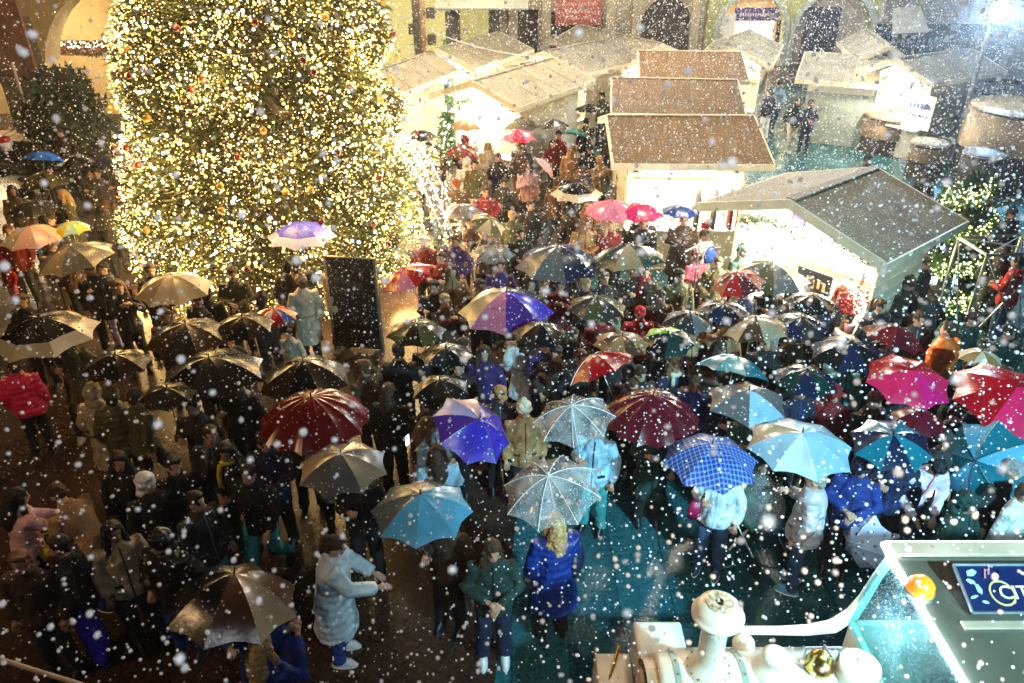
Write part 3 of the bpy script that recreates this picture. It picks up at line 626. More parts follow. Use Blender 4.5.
# bent tarpaulin gate by the path
# goods: things standing on the stall counters
def goods(S, seed, n, z=1.025, y=None):
    rnd = random.Random(seed); r, rz, mid, yf, cx, yb = S
    kinds = [('jar', 'jar'), ('gift_box', 'box'), ('candle', 'candle'), ('bottle', 'bottle')]; names = ['red', 'cream', 'dark green', 'blue', 'camel', 'pink', 'brown', 'white', 'purple']
    pos = ['at the left end', 'left of the middle', 'near the middle', 'right of the middle', 'at the right end', 'on the outer right corner']
    for i in range(n):
        c = names[(seed*3+i) % len(names)]; k, cat = kinds[(seed+i) % 4]; p = onstall(S, -cx*.85 + 1.7*cx*i/(max(1, n-1)), (y if y is not None else yf-.12) + rnd.uniform(-.05, .05), z)
        mb = MB(); mm = cloth(c, 'leather')
        if k == 'jar': mb.lathe([(0, 0), (.06, 0), (.07, .03), (.07, .12), (.05, .14), (.055, .145), (.055, .17), (0, .17)], 14)
        elif k == 'gift_box': mb.box((0, 0, .07), (.17, .13, .14), bev=.008); mb.box((0, 0, .075), (.03, .14, .15)); mb.box((0, 0, .152), (.09, .03, .02))
        elif k == 'candle': mb.lathe([(0, 0), (.035, 0), (.035, .17), (.008, .18), (.004, .20), (0, .2)], 12)
        else: mb.lathe([(0, 0), (.04, 0), (.04, .15), (.015, .2), (.015, .25), (.02, .25), (.02, .27), (0, .27)], 12)
        o = mb.build(k, mm, None, p, smooth=(k != 'gift_box')); where = STN[S[0].name]
        tag(o, '%s %s %s of the counter of %s' % (c, k.replace('_', ' '), pos[i % 6].replace('at', 'at').strip(), where), cat, 'goods on the stall counters')
STN = {S1[0].name: 'the big grey roofed stall', S2[0].name: 'the coat stall', T3[0].name: 'the garland stall', T4[0].name: 'the white badge stall'}
goods(S1, 1, 4); goods(S2, 2, 5); goods(T3, 3, 4); goods(T4, 5, 4)
# hanging coats in the long stall
for i, (c, x) in enumerate((('dark red', .95), ('charcoal', .6), ('red', 1.15), ('camel', 1.33), ('green', 1.5), ('black', .25))):
    p = onstall(S2, x, .30, 1.2); mb = MB(); mb.ering([((0, 0, -.1), .045, .17), ((0, 0, .3), .05, .17), ((0, 0, .62), .045, .19), ((0, 0, .70), .03, .10), ((0, 0, .74), .02, .05)], 12); mb.tube([(0, 0, .74), (0, 0, .84)], .006, 5)
    tag(mb.build('hanging_coat', cloth(c), None, p, smooth=True), '%s coat hanging from the rail of the long brown roofed stall' % c, 'coat', 'coats hanging in the long stall')
# poster, berries, potted plant, wreath, shade on the big stall
p = onstall(S1, .35, S1[3]-.06, 1.62); o = MB().box((0, 0, 0), (.62, .03, .36), 0, rz=S1[1]).build('framed_menu', BLACKB, None, p)
tag(o, 'black framed board hung above the counter of the big stall', 'board')
ink = MB()
for k in range(5): ink.box((-.2+k*.1, -.02, -.05+.03*(k % 2)), (.05, .006, .16))
q = ink.build('lettering', cloth('camel', 'leather'), o); q.rotation_euler = (0, 0, S1[1])
p = onstall(S1, 1.15, S1[3]-.15, 1.02); t = thing('berry_branch', 'spray of red berries standing at the right end of the big stall', 'decoration', p)
st = MB(); be = MB(); rnd = random.Random(4)
MB().lathe([(0, 0), (.07, 0), (.09, .16), (.08, .16), (0, .14)], 14).build('pot', POT, t, smooth=True)
for i in range(9):
    a = rnd.uniform(0, 6.28); e2 = Vector((.32*math.cos(a)*rnd.random(), .2*math.sin(a), rnd.uniform(.5, .85))); st.tube([(0, 0, .12), e2*.5+Vector((0, 0, .1)), e2], .006, 5)
    for k in range(9): be.ell(e2*(1-.06*k) + Vector((rnd.gauss(0, .03), rnd.gauss(0, .03), rnd.gauss(0, .03))), .022, 0, 8, 6)
st.build('stem', DARKW, t); be.build('berries', BERRY, t, smooth=True)['kind'] = 'stuff'
p = onstall(S1, 1.42, S1[3]-.16, 1.02); t = thing('potted_plant', 'bright green leafy plant in small black pot beside the red berries', 'plant', p)
MB().lathe([(0, 0), (.06, 0), (.08, .13), (.07, .13), (0, .11)], 14).build('pot', BLACKB, t, smooth=True); lf = MB()
for i in range(14):
    a = i*2.4; d = Vector((math.cos(a), math.sin(a), 1.1)).normalized(); b = d.cross(Vector((0, 0, 1))).normalized()*.035; c0 = Vector((0, 0, .12))
    lf.add([c0, c0+d*.14+b, c0+d*.30+Vector((0, 0, -.03)), c0+d*.14-b], [[0, 1, 2, 3]])
lf.build('leaves', LEAFG, t)
p = onstall(S1, -.2, S1[3]-.25, 1.85); o = MB().ell((0, 0, 0), (.12, .12, .14)).build('paper_lantern', cloth('beige'), None, p, smooth=True); tag(o, 'round beige lantern hanging inside the big stall', 'lantern')
# blue folding chair like easel left of the big stall
p = onstall(S1, -1.75, .25, 0); t = thing('coat_stand', 'slender clothes stand with blue bag at the left corner of big stall', 'stand', p, .4)
MB().tube([(0, 0, 0), (0, 0, 1.7)], .015, 8).tube([(-.3, 0, .02), (.3, 0, .02)], .015, 6).tube([(0, -.3, .02), (0, .3, .02)], .015, 6).tube([(-.3, 0, 1.6), (0, 0, 1.7), (.3, 0, 1.6)], .012, 6).build('stand_frame', METAL, t)
MB().ering([((.28, 0, 1.30), .13, .05), ((.28, 0, 1.42), .14, .06), ((.28, 0, 1.56), .10, .03), ((.28, 0, 1.62), .03, .015)], 14).build('bag', cloth('blue', 'brolly'), t, smooth=True)

# ------------------------------------------------------------------ far facade (arcade)
def arcwall(r, x0, x1, y, zt, ops, m, th=.5, depthm=None, name='wall'):
    mb = MB(); xs = x0
    for cx, w, spr, arch in sorted(ops):
        a, b = cx-w/2, cx+w/2
        if a > xs: mb.box(((xs+a)/2, y, zt/2), (a-xs, th, zt))
        n = 14 if arch else 1; R = w/2
        pts = [(cx - R*math.cos(PI*i/n), spr + (R*math.sin(PI*i/n) if arch else 0)) for i in range(n+1)]
        for i in range(n):
            (xa, za), (xb, zb) = pts[i], pts[i+1]
            mb.prism([(xa, y-th/2, za), (xb, y-th/2, zb), (xb, y-th/2, zt), (xa, y-th/2, zt)], (0, th, 0))
        xs = b
    mb.box(((xs+x1)/2, y, zt/2), (x1-xs, th, zt)); return mb.build(name, m, r)
FY = 41.0
def fx(u): return G(u, 30, 1.6).x*FY/G(u, 30, 1.6).y
fac = thing('arcade_building', 'yellow plastered arcade building with lit shop and dark arches behind the stalls', 'building', (0, FY, 0))
arcwall(fac, fx(705), fx(880), 0, 8, [(fx(750), 3.2, 1.7, 1), (fx(831), 3.8, 1.5, 1)], YPLAST)
for u, w, spr in ((750, 3.2, 1.7), (831, 3.8, 1.5)):      # stone arch surrounds
    mb = MB(); R = w/2; n = 16; c = fx(u)
    for s in (-1, 1): mb.box((c+s*(R+.12), -.29, spr/2), (.26, .1, spr))
    for i in range(n):
        a0, a1 = PI*i/n, PI*(i+1)/n
        mb.prism([(c-R*math.cos(a0), -.34, spr+R*math.sin(a0)), (c-R*math.cos(a1), -.34, spr+R*math.sin(a1)), (c-(R+.26)*math.cos(a1), -.34, spr+(R+.26)*math.sin(a1)), (c-(R+.26)*math.cos(a0), -.34, spr+(R+.26)*math.sin(a0))], (0, .1, 0))
    mb.build('arch_surround', mat('pale_teal_stone', (.30, .36, .33), .8, .2), fac)
MB().box((fx(750), 1.6, 1.7), (3.6, .1, 3.4)).build('shop_interior', PLASTER, fac)
dr = MB(); dr.box((fx(750)+.3, .35, 1.1), (1.9, .06, 2.2)); dr.build('shop_window', emis('shop_window_light', (1, .72, .38), 2.2), fac)
MB().box((fx(750)+.35, .28, 2.35), (2.3, .08, .62)).build('shop_sign', PURPLE, fac)
tx = MB()
for i in range(14): tx.box((fx(750)-.5+i*.125, .23, 2.34+.015*math.sin(i*3)), (.07, .012, .13+.04*(i % 3 == 0)))
tx.build('lettering', INKW, fac)
MB().box((fx(750)-1.1, .2, 1.6), (.7, .1, 1.6)).build('poster', WOODW, fac)
MB().box((fx(831), .3, 1.4), (3.9, .1, 3.6)).build('inner_wall', STONE, fac)
MB().box((fx(822), .2, 1.35), (1.7, .12, 2.7)).build('door', mat('dark_blue_door', (.012, .022, .05), .4, .3, 5), fac)
# middle building with brown arch
mb2 = thing('grey_building', 'grey brown building with red sign and dark arched doorway', 'building', (0, FY+.3, 0))
arcwall(mb2, fx(500), fx(704), 0, 8, [(fx(577), 2.6, 2.5, 0), (fx(666), 2.5, 1.9, 1), (fx(528), 1.0, 2.6, 0)], mat('taupe_plaster', (.27, .22, .16), .85, .3, 1.2, .3, 15))
MB().box((fx(600), 1.1, 2.), (10, .1, 4)).build('door', mat('dark_brown_door', (.035, .014, .010), .5, .4, 4), mb2)
MB().box((fx(578), -.34, 2.55), (2.3, .14, 1.3)).build('sign', mat('faded_red_sign', (.30, .07, .06), .6, .15), mb2)
tx = MB()
for rr_, n, s in ((2.85, 11, .15), (2.5, 13, .14), (2.2, 9, .11)):
    for i in range(n): tx.box((fx(578) + (i-(n-1)/2)*.16, -.42, rr_), (.09, .012, s*(1-.3*(i % 3 == 1))))
tx.build('lettering', mat('pink_lettering', (.55, .25, .22), .6, .05), mb2)
for u in (513, 546, 610, 636, 694): MB().box((fx(u), -.32, 2.6), (.42, .14, 5.2)).build('pilaster', mat('pale_stone', (.36, .31, .22), .8, .25, 2), mb2)
lb = thing('curtained_building', 'building with yellow lit curtained windows behind the street pole', 'building', (0, FY-.6, 0))
arcwall(lb, fx(350), fx(499), 0, 8, [(fx(398), 1.7, 3.4, 0), (fx(434), 1.3, 3.2, 0), (fx(477), 1.6, 3.0, 0), (fx(489), .01, 3.0, 0)], DSTONE)
for u, w in ((398, 1.7), (434, 1.3), (477, 1.6)):
    mb = MB(); n = 12
    for i in range(n): mb.box((fx(u)-w/2+w*(i+.5)/n, .30+.04*(i % 2), 1.7), (w/n, .05, 3.4))
    mb.build('curtain', emis('lit_curtain_%d' % u, (.60, .50, .16), .40 if u != 477 else .28), lb)
mb = MB(); mb.prism([(fx(440), -.3, 3.4), (fx(440), -2.2, 2.95), (fx(440), -2.2, 2.88), (fx(440), -.3, 3.33)], (fx(527)-fx(440), 0, 0)); mb.build('awning', mat('pale_awning', (.45, .46, .45), .6, .1), lb)
rb_ = thing('grey_shop_building', 'grey shop building with dark blue sign under the floodlight', 'building', (0, FY-3.5, 0))
fx2 = lambda u: fx(u)*(FY-3.5)/FY
arcwall(rb_, fx2(884), fx2(1100), 0, 8, [(fx2(915), 3.4, 2.4, 0), (fx2(985), 2.6, 2.4, 0)], mat('grey_plaster', (.25, .25, .24), .85, .25, 1.5, .3, 15))
MB().box((fx2(972), .9, 1.6), (8, .1, 3.2)).build('shop_window', mat('dark_shop', (.02, .03, .05), .2, .5, 2), rb_)
MB().box((fx2(920), -.36, 1.75), (3.0, .16, .72)).build('sign', mat('navy_sign', (.010, .03, .10), .4, .2), rb_)
tx = MB()
for i in range(10): tx.box((fx2(920)-1.1+i*.24, -.45, 1.75), (.13, .012, .22))
tx.build('lettering', mat('pale_blue_lettering', (.10, .22, .34), .5, .1), rb_)
MB().prism([(fx2(905)-.9, -.3, 3.0), (fx2(905)+.3, -.3, 3.1), (fx2(905)+.5, -1.2, 2.2), (fx2(905)-1.1, -1.2, 2.1)], (0, 0, .05)).build('awning', WOODW, rb_)

# ------------------------------------------------------------------ left building with leaning looking pillar, arches, terrace
lbx = thing('portico_building', 'warm lit portico with thick stone pillar and plaster vaults at left edge', 'building', (0, 0, 0))
pc = G(54, 152, 0); px_, py_ = pc.x, pc.y
mb = MB(); mb.box((px_, py_, 2.1), (1.5, .9, 4.2), bev=.03); mb.box((px_, py_, .2), (1.7, 1.1, .4), bev=.03); mb.box((px_, py_, 2.35), (1.62, 1.05, .16)); mb.build('pillar', STONE, lbx)
RP = mat('reddish_stone', (.30, .13, .08), .8, .2, 3, .3, 20)
MB().box((px_+.05, py_-.52, 3.96), (.95, .12, 3.0)).build('pilaster', RP, lbx)
for sx, w in ((1, 5.5), (-1, 5.0)):          # arches either side of the pillar
    mb = MB(); R = w/2; cxx = px_ + sx*(.75+R); n = 16
    for i in range(n):
        a0, a1 = PI*i/n, PI*(i+1)/n; 
        mb.prism([(cxx-R*math.cos(a0), py_-.45, 2.3+R*math.sin(a0)), (cxx-R*math.cos(a1), py_-.45, 2.3+R*math.sin(a1)), (cxx-R*math.cos(a1), py_-.45, 7.5), (cxx-R*math.cos(a0), py_-.45, 7.5)], (0, .9, 0))
    mb.build('arch', PLASTER, lbx)
MB().box((px_, py_, 5.5), (1.5, .88, 2.7)).build('spandrel', PLASTER, lbx)
MB().box((px_-2, py_+5.5, 3.7), (17, .3, 7.4)).build('inner_wall', PLASTER, lbx)
MB().box((px_+6.6, py_, 3.7), (1.0, .9, 7.4)).build('pillar', STONE, lbx)
MB().ell(G(48, 28, 3.35), .26, 0, 16, 12).build('lamp', emis('portico_globe', (1, .75, .38), 14), lbx, smooth=True)
pointlamp('portico_lamp', (px_+1.6, py_+2.0, 2.9), 200, WARM, .3); pointlamp('portico_lamp_second', (px_-3, py_+1.5, 3.0), 160, WARM, .3)
# drainpipe beside the pillar
tag(MB().tube([(px_-.1, py_-.62, 0), (px_-.1, py_-.62, 2.9)], .04, 8).build('drainpipe', CREAMP, None), 'thin pale pipe running up the front of the stone pillar', 'pipe')
# garlanded balcony / awning rail beyond the pillar
t = thing('garlanded_pergola', 'wooden pergola edged with lit fir garlands between portico pillar and tree', 'pergola', G(80, 150, 0)+Vector((0, 1.4, 0)))
MB().box((-1.6, 0, 1.5), (.18, .18, 3.0)).build('post', DARKW, t); MB().box((1.5, 0, 1.5), (.18, .18, 3.0)).build('post', DARKW, t); MB().box((0, .2, 2.95), (4.2, .9, .34)).build('beam', mat('reddish_timber', (.22, .06, .03), .6, .3, 8), t)
gl = MB(); bl = MB(); rnd = random.Random(3)
for z in (3.2, 2.95): garland(gl, [(-2, -.5, z+.1), (-1, -.5, z-.12), (0, -.5, z), (1, -.5, z-.12), (2, -.5, z+.1)], .09, 600, rnd)
for x in (-1.6, 1.5): garland(gl, [(x, -.2, .6), (x, -.2, 2.9)], .26, 1300, rnd)
gl.build('fir_garland', PINE, t)
for i in range(110): bl.ell((rnd.uniform(-2, 2), -.60+rnd.uniform(-.08, .05), 3.2+rnd.uniform(-.12, .08)), .012, 0, 6, 4)
o = bl.build('string_lights', LAMPW, t); o['kind'] = 'stuff'
# dark fir hedge
def bush(name, label, cat, c, rx, ry, h, n, m, seed, size=.12):
    rnd = random.Random(seed); mb = MB()
    for i in range(n):
        a = rnd.uniform(0, 2*PI); z = rnd.random()**.9; r = math.sqrt(rnd.random())*(1 - .55*z**2) * (1+.25*math.sin(5*a+z*6)); r *= 1 + .9*noise.noise(Vector((math.cos(a)*1.7+seed, math.sin(a)*1.7, z*4))); p = Vector((rx*r*math.cos(a), ry*r*math.sin(a), h*z*(1+.35*noise.noise(Vector((math.cos(a)*2+seed, math.sin(a)*2, 3))))))
        d = Vector((rnd.gauss(0, 1), rnd.gauss(0, 1), rnd.gauss(0.2, 1))).normalized(); s = d.orthogonal().normalized()*size*.3; mb.add([p-s, p+s, p+d*size], [[0, 1, 2]])
    t = thing(name, label, cat, c); mb.build('foliage', m, t); MB().tube([(0, 0, 0), (0, 0, h*.7)], [.07, .03], 8).build('trunk', DARKW, t); return t
DPINE = mat('dark_fir', (.012, .035, .018), .7, .5, 20)
bush('fir_bush', 'dark green fir bush between the portico pillar and the lit tree', 'bush', G(84, 165, 0), 1.25, .9, 2.6, 5200, DPINE, 5, .2)
bush('fir_bush', 'small dark fir bush pressed against the base of stone pillar', 'bush', G(62, 168, 0), .6, .6, 1.7, 2200, DPINE, 6, .18)
# wooden ramp and basket seller at the far left edge
t = thing('wooden_platform', 'low brown slatted timber platform at the left edge below the pillar', 'platform', G(18, 160, 0))
mb = MB()
for i in range(10): mb.box((-1.4+i*.32, 0, .75), (.28, 1.3, .05), M=Matrix.Rotation(.05*(i % 2), 3, 'Z'))
mb.build('deck', mat('golden_timber', (.33, .19, .07), .6, .3, 6, .4, 20), t); MB().box((0, 0, .36), (3.0, 1.1, .72)).build('base', DARKW, t)
o = MB().lathe([(0, 0), (.16, 0), (.22, .25), (.19, .25), (0, .2)], 16).ell((0, 0, .3), (.2, .2, .12), 1).build('flower_basket', [WOODW, BERRY], None, G(6, 150, .78)+Vector((0, 0, 0)), smooth=True); tag(o, 'white basket heaped with red flowers at the extreme left edge', 'basket')

# ------------------------------------------------------------------ the big lit tree
TC = G(292, 272, 0); TR0, TH = 3.12, 18.0
tree = thing('christmas_tree', 'huge fir covered in warm fairy lights with red and gold baubles', 'christmas tree', (TC.x, TC.y, 0))
rnd = random.Random(11)
def trad(z): return TR0*(1 - z/TH)**.85 * (0.86 + .14*min(1, z/1.2))
MB().tube([(0, 0, 0), (0, 0, 5), (0, 0, TH-.2)], [.28, .2, .03], 12).build('trunk', DARKW, tree)
lm = MB()
NB = 15000
for i in range(NB):
    z = (TH*(1-math.sqrt(rnd.random()))*.95 + .25) if i % 2 else rnd.uniform(.2, 7.2)
    if z > 10.5 and rnd.random() < .5: continue
    a = rnd.uniform(0, 2*PI); R = trad(z)
    lay = .05*math.sin(z*5.5 + 2*math.sin(a*3)) + .20*noise.noise(Vector((math.cos(a)*2.2, math.sin(a)*2.2, z*1.1)))
    q = 1 - abs(rnd.gauss(0, .10)) + lay*.9 - (.22 if i % 3 == 0 else 0); r = R*q
    o0 = Vector((r*math.cos(a), r*math.sin(a), z)); out = Vector((math.cos(a), math.sin(a), -.15 + rnd.gauss(0, .3))).normalized(); sd = out.cross(Vector((0, 0, 1))).normalized()
    L = rnd.uniform(.16, .34)
    for k in range(5):     # a spray of needles on a twig
        s = (k-2)/2; d = (out + sd*s*.8 + Vector((rnd.gauss(0, .2), rnd.gauss(0, .2), rnd.gauss(0, .3)))).normalized(); w = d.orthogonal().normalized()*L*.085
        b0 = o0 - out*L*.3; lm.add([b0 - w, b0 + w, b0 + d*L], [[0, 1, 2]])
lm.build('crown', mat('fir_needles', (.055, .070, .016), .55, .5, 9), tree)
BULB = emis('fairy_bulb', (1, .58, .13), 1.5); BULBW = emis('white_bulb', (1, .78, .40), 3.5); BULBB = emis('blue_bulb', (.25, .42, 1), 2.2)
def octa(mb, p, r, mi=0):
    mb.add([p+Vector((r, 0, 0)), p+Vector((-r, 0, 0)), p+Vector((0, r, 0)), p+Vector((0, -r, 0)), p+Vector((0, 0, r)), p+Vector((0, 0, -r))], [[0, 2, 4], [2, 1, 4], [1, 3, 4], [3, 0, 4], [2, 0, 5], [1, 2, 5], [3, 1, 5], [0, 3, 5]], mi)
fl = MB()
for i in range(42000):
    z = (TH*(1-math.sqrt(rnd.random()))*.96 + .2) if i % 3 == 0 else rnd.uniform(.15, 7.4)**1.0; a = rnd.uniform(0, 2*PI); R = trad(z)
    if z > 11 and rnd.random() < .5: continue
    lay = .05*math.sin(z*5.5 + 2*math.sin(a*3)) + .20*noise.noise(Vector((math.cos(a)*2.2, math.sin(a)*2.2, z*1.1)))
    if rnd.random() > .74 + 1.2*noise.noise(Vector((math.cos(a)*4.1, math.sin(a)*4.1, z*1.5+7))) + .5*noise.noise(Vector((math.cos(a)*12, math.sin(a)*12, z*4.5))): continue
    r = R*(1.02 + lay*.9 - abs(rnd.gauss(0, .05))) + .04
    br = rnd.choice((.007, .008, .008, .009, .009, .010, .010, .011, .012, .012, .013, .014, .015, .017, .021, .030)); bq = Vector((r*math.cos(a), r*math.sin(a), z)); bmi = 0 if rnd.random() < .66 else 1
    if br < .018: octa(fl, bq, br, bmi)
    else: fl.ell(bq, br, bmi, 7, 5)
o = fl.build('fairy_lights', [BULB, BULBW], tree); o['kind'] = 'stuff'; 
CamDir = math.atan2(-TC.y, -TC.x)
for i in range(60):   # larger flash bulbs
    z = rnd.uniform(.3, 7.5); a = CamDir + rnd.uniform(-1.35, 1.35); r = trad(z)*1.05+.05; cc = rnd.random()
    mb = MB().ell((0, 0, 0), (.034 if cc < .6 else .028), 0, 10, 8); mb.build('flash_bulb', BULBB if cc < .5 else BULBW, tree, (r*math.cos(a), r*math.sin(a), z), smooth=True)
bm_ = MB().ell((0, 0, 0), .062, 0, 16, 12).tube([(0, 0, .058), (0, 0, .08)], .014, 8, 1).mesh('bauble', [REDB, GOLD], True)
for i in range(60):
    z = rnd.uniform(.4, 7.2); a = CamDir + rnd.uniform(-1.4, 1.4); r = trad(z)*1.06+.06
    if i == 0: pass
    b = link('bauble', bm_, tree, (r*math.cos(a), r*math.sin(a), z)); b.material_slots[0].link = 'OBJECT'; b.material_slots[0].material = REDB if i % 5 < 3 else GOLD
# light of the thousands of bulbs
for k in range(5):
    z = .5 + k*1.35
    for j in range(5 if k < 3 else 4):
        a = CamDir + (-1.5 + 3.0*j/(4 if k < 3 else 3)) + .2*(k % 2); r = trad(z)+.30
        pointlamp('fairy_light_glow', (TC.x + r*math.cos(a), TC.y + r*math.sin(a), z), 36, (1, .60, .20), .35)

# ------------------------------------------------------------------ small lit spiral tree on the right
sp = G(936, 306, 0); t = thing('spiral_light_tree', 'slim topiary tree wound with yellow green fairy lights right of big stall', 'lit tree', sp)
MB().tube([(0, 0, 0), (0, 0, 2.45)], .045, 8).build('trunk', DARKW, t)
gl = MB(); bl = MB(); pts = []
for i in range(120):
    f = i/119; a = f*2*PI*3.6 + 2.4; r = .62*(1-f)**.8+.10; pts.append((r*math.cos(a), r*math.sin(a), .22+f*2.35))
garland(gl, pts, .22, 6500, rnd); gl.build('foliage', mat('bright_fir', (.012, .045, .012), .6, .4, 12), t)
for i in range(1500):
    f = rnd.random()**1.2; k = int(f*118); p = Vector(pts[k])*1.0; p += Vector((p.x, p.y, 0)).normalized()*.14 + Vector((rnd.gauss(0, .05), rnd.gauss(0, .05), rnd.gauss(0, .10))); octa(bl, p, .017)
o = bl.build('string_lights', emis('green_white_bulb', (.95, 1, .30), 3), t); o['kind'] = 'stuff'
for z in (.5, 1.4, 2.4): pointlamp('spiral_tree_glow', (sp.x-.75, sp.y-.75, z), 16, (1, .9, .4), .25)
# tiny lit trees by the garland stall
for (u, v, h, lab) in ((449, 128, 2.6, 'thin lit fir leaning at the left corner of garland stall'), (448, 158, 1.5, 'short lit fir just before the thin lit fir')):
    p = G(u, v+8, 0); t = bush('potted_fir', lab, 'tree', p, .32, .32, h, 1300, mat('market_fir', (.03, .12, .03), .6, .4, 12), 9+v, .12); bl = MB()
    for i in range(70): octa(bl, Vector((rnd.gauss(0, .17), rnd.gauss(0, .17)-.1, rnd.random()*h)), .018)
    o = bl.build('string_lights', LAMPW, t); o['kind'] = 'stuff'
# bright light cascade at the right foot of the tree
cs = G(428, 290, 0); t = thing('light_arch', 'glowing arch of white fairy lights at the right foot of the big tree', 'light arch', (cs.x, cs.y, 0))
mb = MB(); bl = MB()
for k in range(3):
    pts = [(-.9+.15*k+1.5*f, .2*k-.3*f, 3.1*math.sin(PI*(.08+.5*(1-f)))) for f in [i/20 for i in range(21)]]; mb.tube(pts, .02, 6)
    for i in range(170):
        f = rnd.random()*20; q = Vector(pts[int(f)]).lerp(Vector(pts[min(20, int(f)+1)]), f % 1); octa(bl, q + Vector((rnd.gauss(0, .06), rnd.gauss(0, .06), rnd.gauss(0, .06))), .018)
mb.build('arch_frame', METAL, t); o = bl.build('string_lights', emis('gold_white_bulb', (1, .76, .34), 5), t); o['kind'] = 'stuff'
pointlamp('arch_glow', (cs.x+.1, cs.y-.3, 2.0), 50, (1, .82, .45), .4); pointlamp('arch_glow_low', (cs.x+.4, cs.y-.4, .7), 40, (1, .82, .45), .4)

# ------------------------------------------------------------------ street pole with speakers, black board, floodlight, truss, kiosk
p = G(429, 150, 0); t = thing('speaker_pole', 'tall brown pole with two black loudspeakers before the back stalls', 'pole', (p.x, p.y, 0))
MB().tube([(0, 0, 0), (0, 0, 6.2)], .10, 12).lathe([(0, 0), (.22, 0), (.22, .12), (.12, .18)], 12).build('mast', mat('weathered_pole', (.20, .12, .07), .7, .3, 9, .3), t)
for s, z in ((-1, 3.75), (1, 3.45), (1, 4.2)):
    q = MB(); q.box((s*.28, -.08, z), (.26, .24, .30), bev=.02); q.tube([(0, 0, z), (s*.2, -.03, z)], .02, 6); o = q.build('loudspeaker', DARKPL, t)
p = G(360, 352, 0); t = thing('advert_board', 'tall black snow speckled board standing in front of the big tree', 'board', (p.x, p.y, 0), -.15)
mb = MB(); mb.box((0, 0, .98), (.84, .07, 1.75), bev=.008); mb.build('panel', mat('wet_black_board', (.006, .007, .008), .3, .4, 10, .2, 30, snow=.5), t)
for s in (-1, 1): MB().box((s*.435, 0, .93), (.035, .09, 1.88)).build('post', METAL, t)
MB().box((-.35, 0, .06), (.08, .5, .05)).box((.35, 0, .06), (.08, .5, .05)).build('foot', METAL, t)
wr = MB()
for i in range(5): wr.box((-.25+.1*i, -.042, 1.45-.03*i), (.06, .006, .12)); wr.box((-.2+.1*i, -.042, 1.2), (.05, .006, .05))
wr.build('lettering', mat('dim_green_ink', (.03, .06, .05), .5, .1), t)
# floodlight
fp = G(998, 12, 4.4); t = thing('floodlight', 'dazzling blue white floodlight on a pole at the upper right', 'floodlight', (fp.x, fp.y, 0))
MB().tube([(0, .2, 0), (0, .2, 4.6)], .07, 10).build('pole', METAL, t); fbx = MB(); fbx.box((0, .06, 4.45), (.62, .25, .62), bev=.08); fbx.build('lamp_housing', DARKPL, t)
MB().lathe([(0, 0), (.26, 0), (.26, .015), (0, .015)], 28, 0, (0, -.08, 4.45), Matrix.Rotation(PI/2, 3, 'X')).build('lens', emis('floodlight_lens', (.72, .88, 1), 60, False), t)
L = pointlamp('floodlight_beam', (fp.x, fp.y-.25, 4.4), 2000, (.45, .72, 1.0), .25, 'SPOT'); L.data.spot_size = math.radians(115); L.data.spot_blend = .5
L.rotation_euler = (Vector((2, 6, 0)) - Vector(L.location)).to_track_quat('-Z', 'Y').to_euler()
# lighting truss on the right
TX = G(985, 348, 0); t = thing('lighting_truss', 'galvanised triangular metal truss frame behind the orange coat', 'truss', (TX.x, TX.y, 0), .1)
mb = MB(); mc = MB()
A = [(-.55, 0, 0), (.65, 0, 0), (-.55, 0, 1.85), (.65, 0, 1.85), (-.55, .8, 1.85), (.65, .8, 1.85), (-.55, .8, 0), (.65, .8, 0)]
for a, b in ((0, 2), (1, 3), (2, 3), (2, 4), (3, 5), (4, 5), (4, 6), (5, 7), (0, 1)): mb.tube([A[a], A[b]], .028, 8)
for a, b in ((0, 3), (1, 2), (2, 5), (3, 4), (1, 5), (0, 4)): mc.tube([A[a], A[b]], .014, 6)
mc.tube([(.05, 0, 0), (.05, 0, 1.85)], .014, 6); mb.build('truss_frame', METAL, t); mc.build('brace', METAL, t)
o = MB().lathe([(0, 0), (.19, .0), (.2, .5), (.17, .95), (.07, 1.15), (.0, 1.18)], 18).build('wrapped_bollard', cloth('yellow'), None, G(997, 320, 0), smooth=True); tag(o, 'pale yellow wrapped bollard seen through the metal truss', 'bollard')
# round kiosks upper right
def kiosk(label, c, R, z0, z1, band, m1, m2):
    t = thing('round_kiosk', label, 'kiosk', (c.x, c.y, 0)); MB().lathe([(0, 0), (R*.92, 0), (R*.92, z0)], 32).build('base', DARKW, t, smooth=False)
    MB().lathe([(R*.92, z0), (R, z0), (R*1.0, z0+.05), (R*.96, z1), (R*.9, z1+.05), (0, z1+.12)], 40).build('drum', m1, t, smooth=True)
    MB().lathe([(R*.97, z1-.08), (R*1.0, z1-.06), (R*1.0, z1-.02), (R*.97, z1)], 40).build('rim', m2, t, smooth=True)
kiosk('large round cream kiosk with dark base at right edge under floodlight', G(1006, 175, 0), 1.55, .85, 2.0, 0, mat('cream_canvas', (.26, .20, .12), .8, .45, 2.2, .6, 6, snow=.3), DARKW)
bbm = mat('brown_canvas', (.20, .13, .06), .7, .35, 4, .5, 10, snow=.2)
kiosk('squat round brown tub in front of the grey tarpaulin stall', G(886, 150, 0), .95, .5, 1.15, 0, bbm, DARKW)
kiosk('small round brown tub right of the larger brown tub', G(922, 176, 0), .55, .5, 1.0, 0, bbm, DARKW)
kiosk('dark round barrel table below the large cream kiosk', G(975, 190, 0), .6, .5, 1.05, 0, mat('dark_canvas', (.06, .06, .06), .7, .3, 3), DARKW)

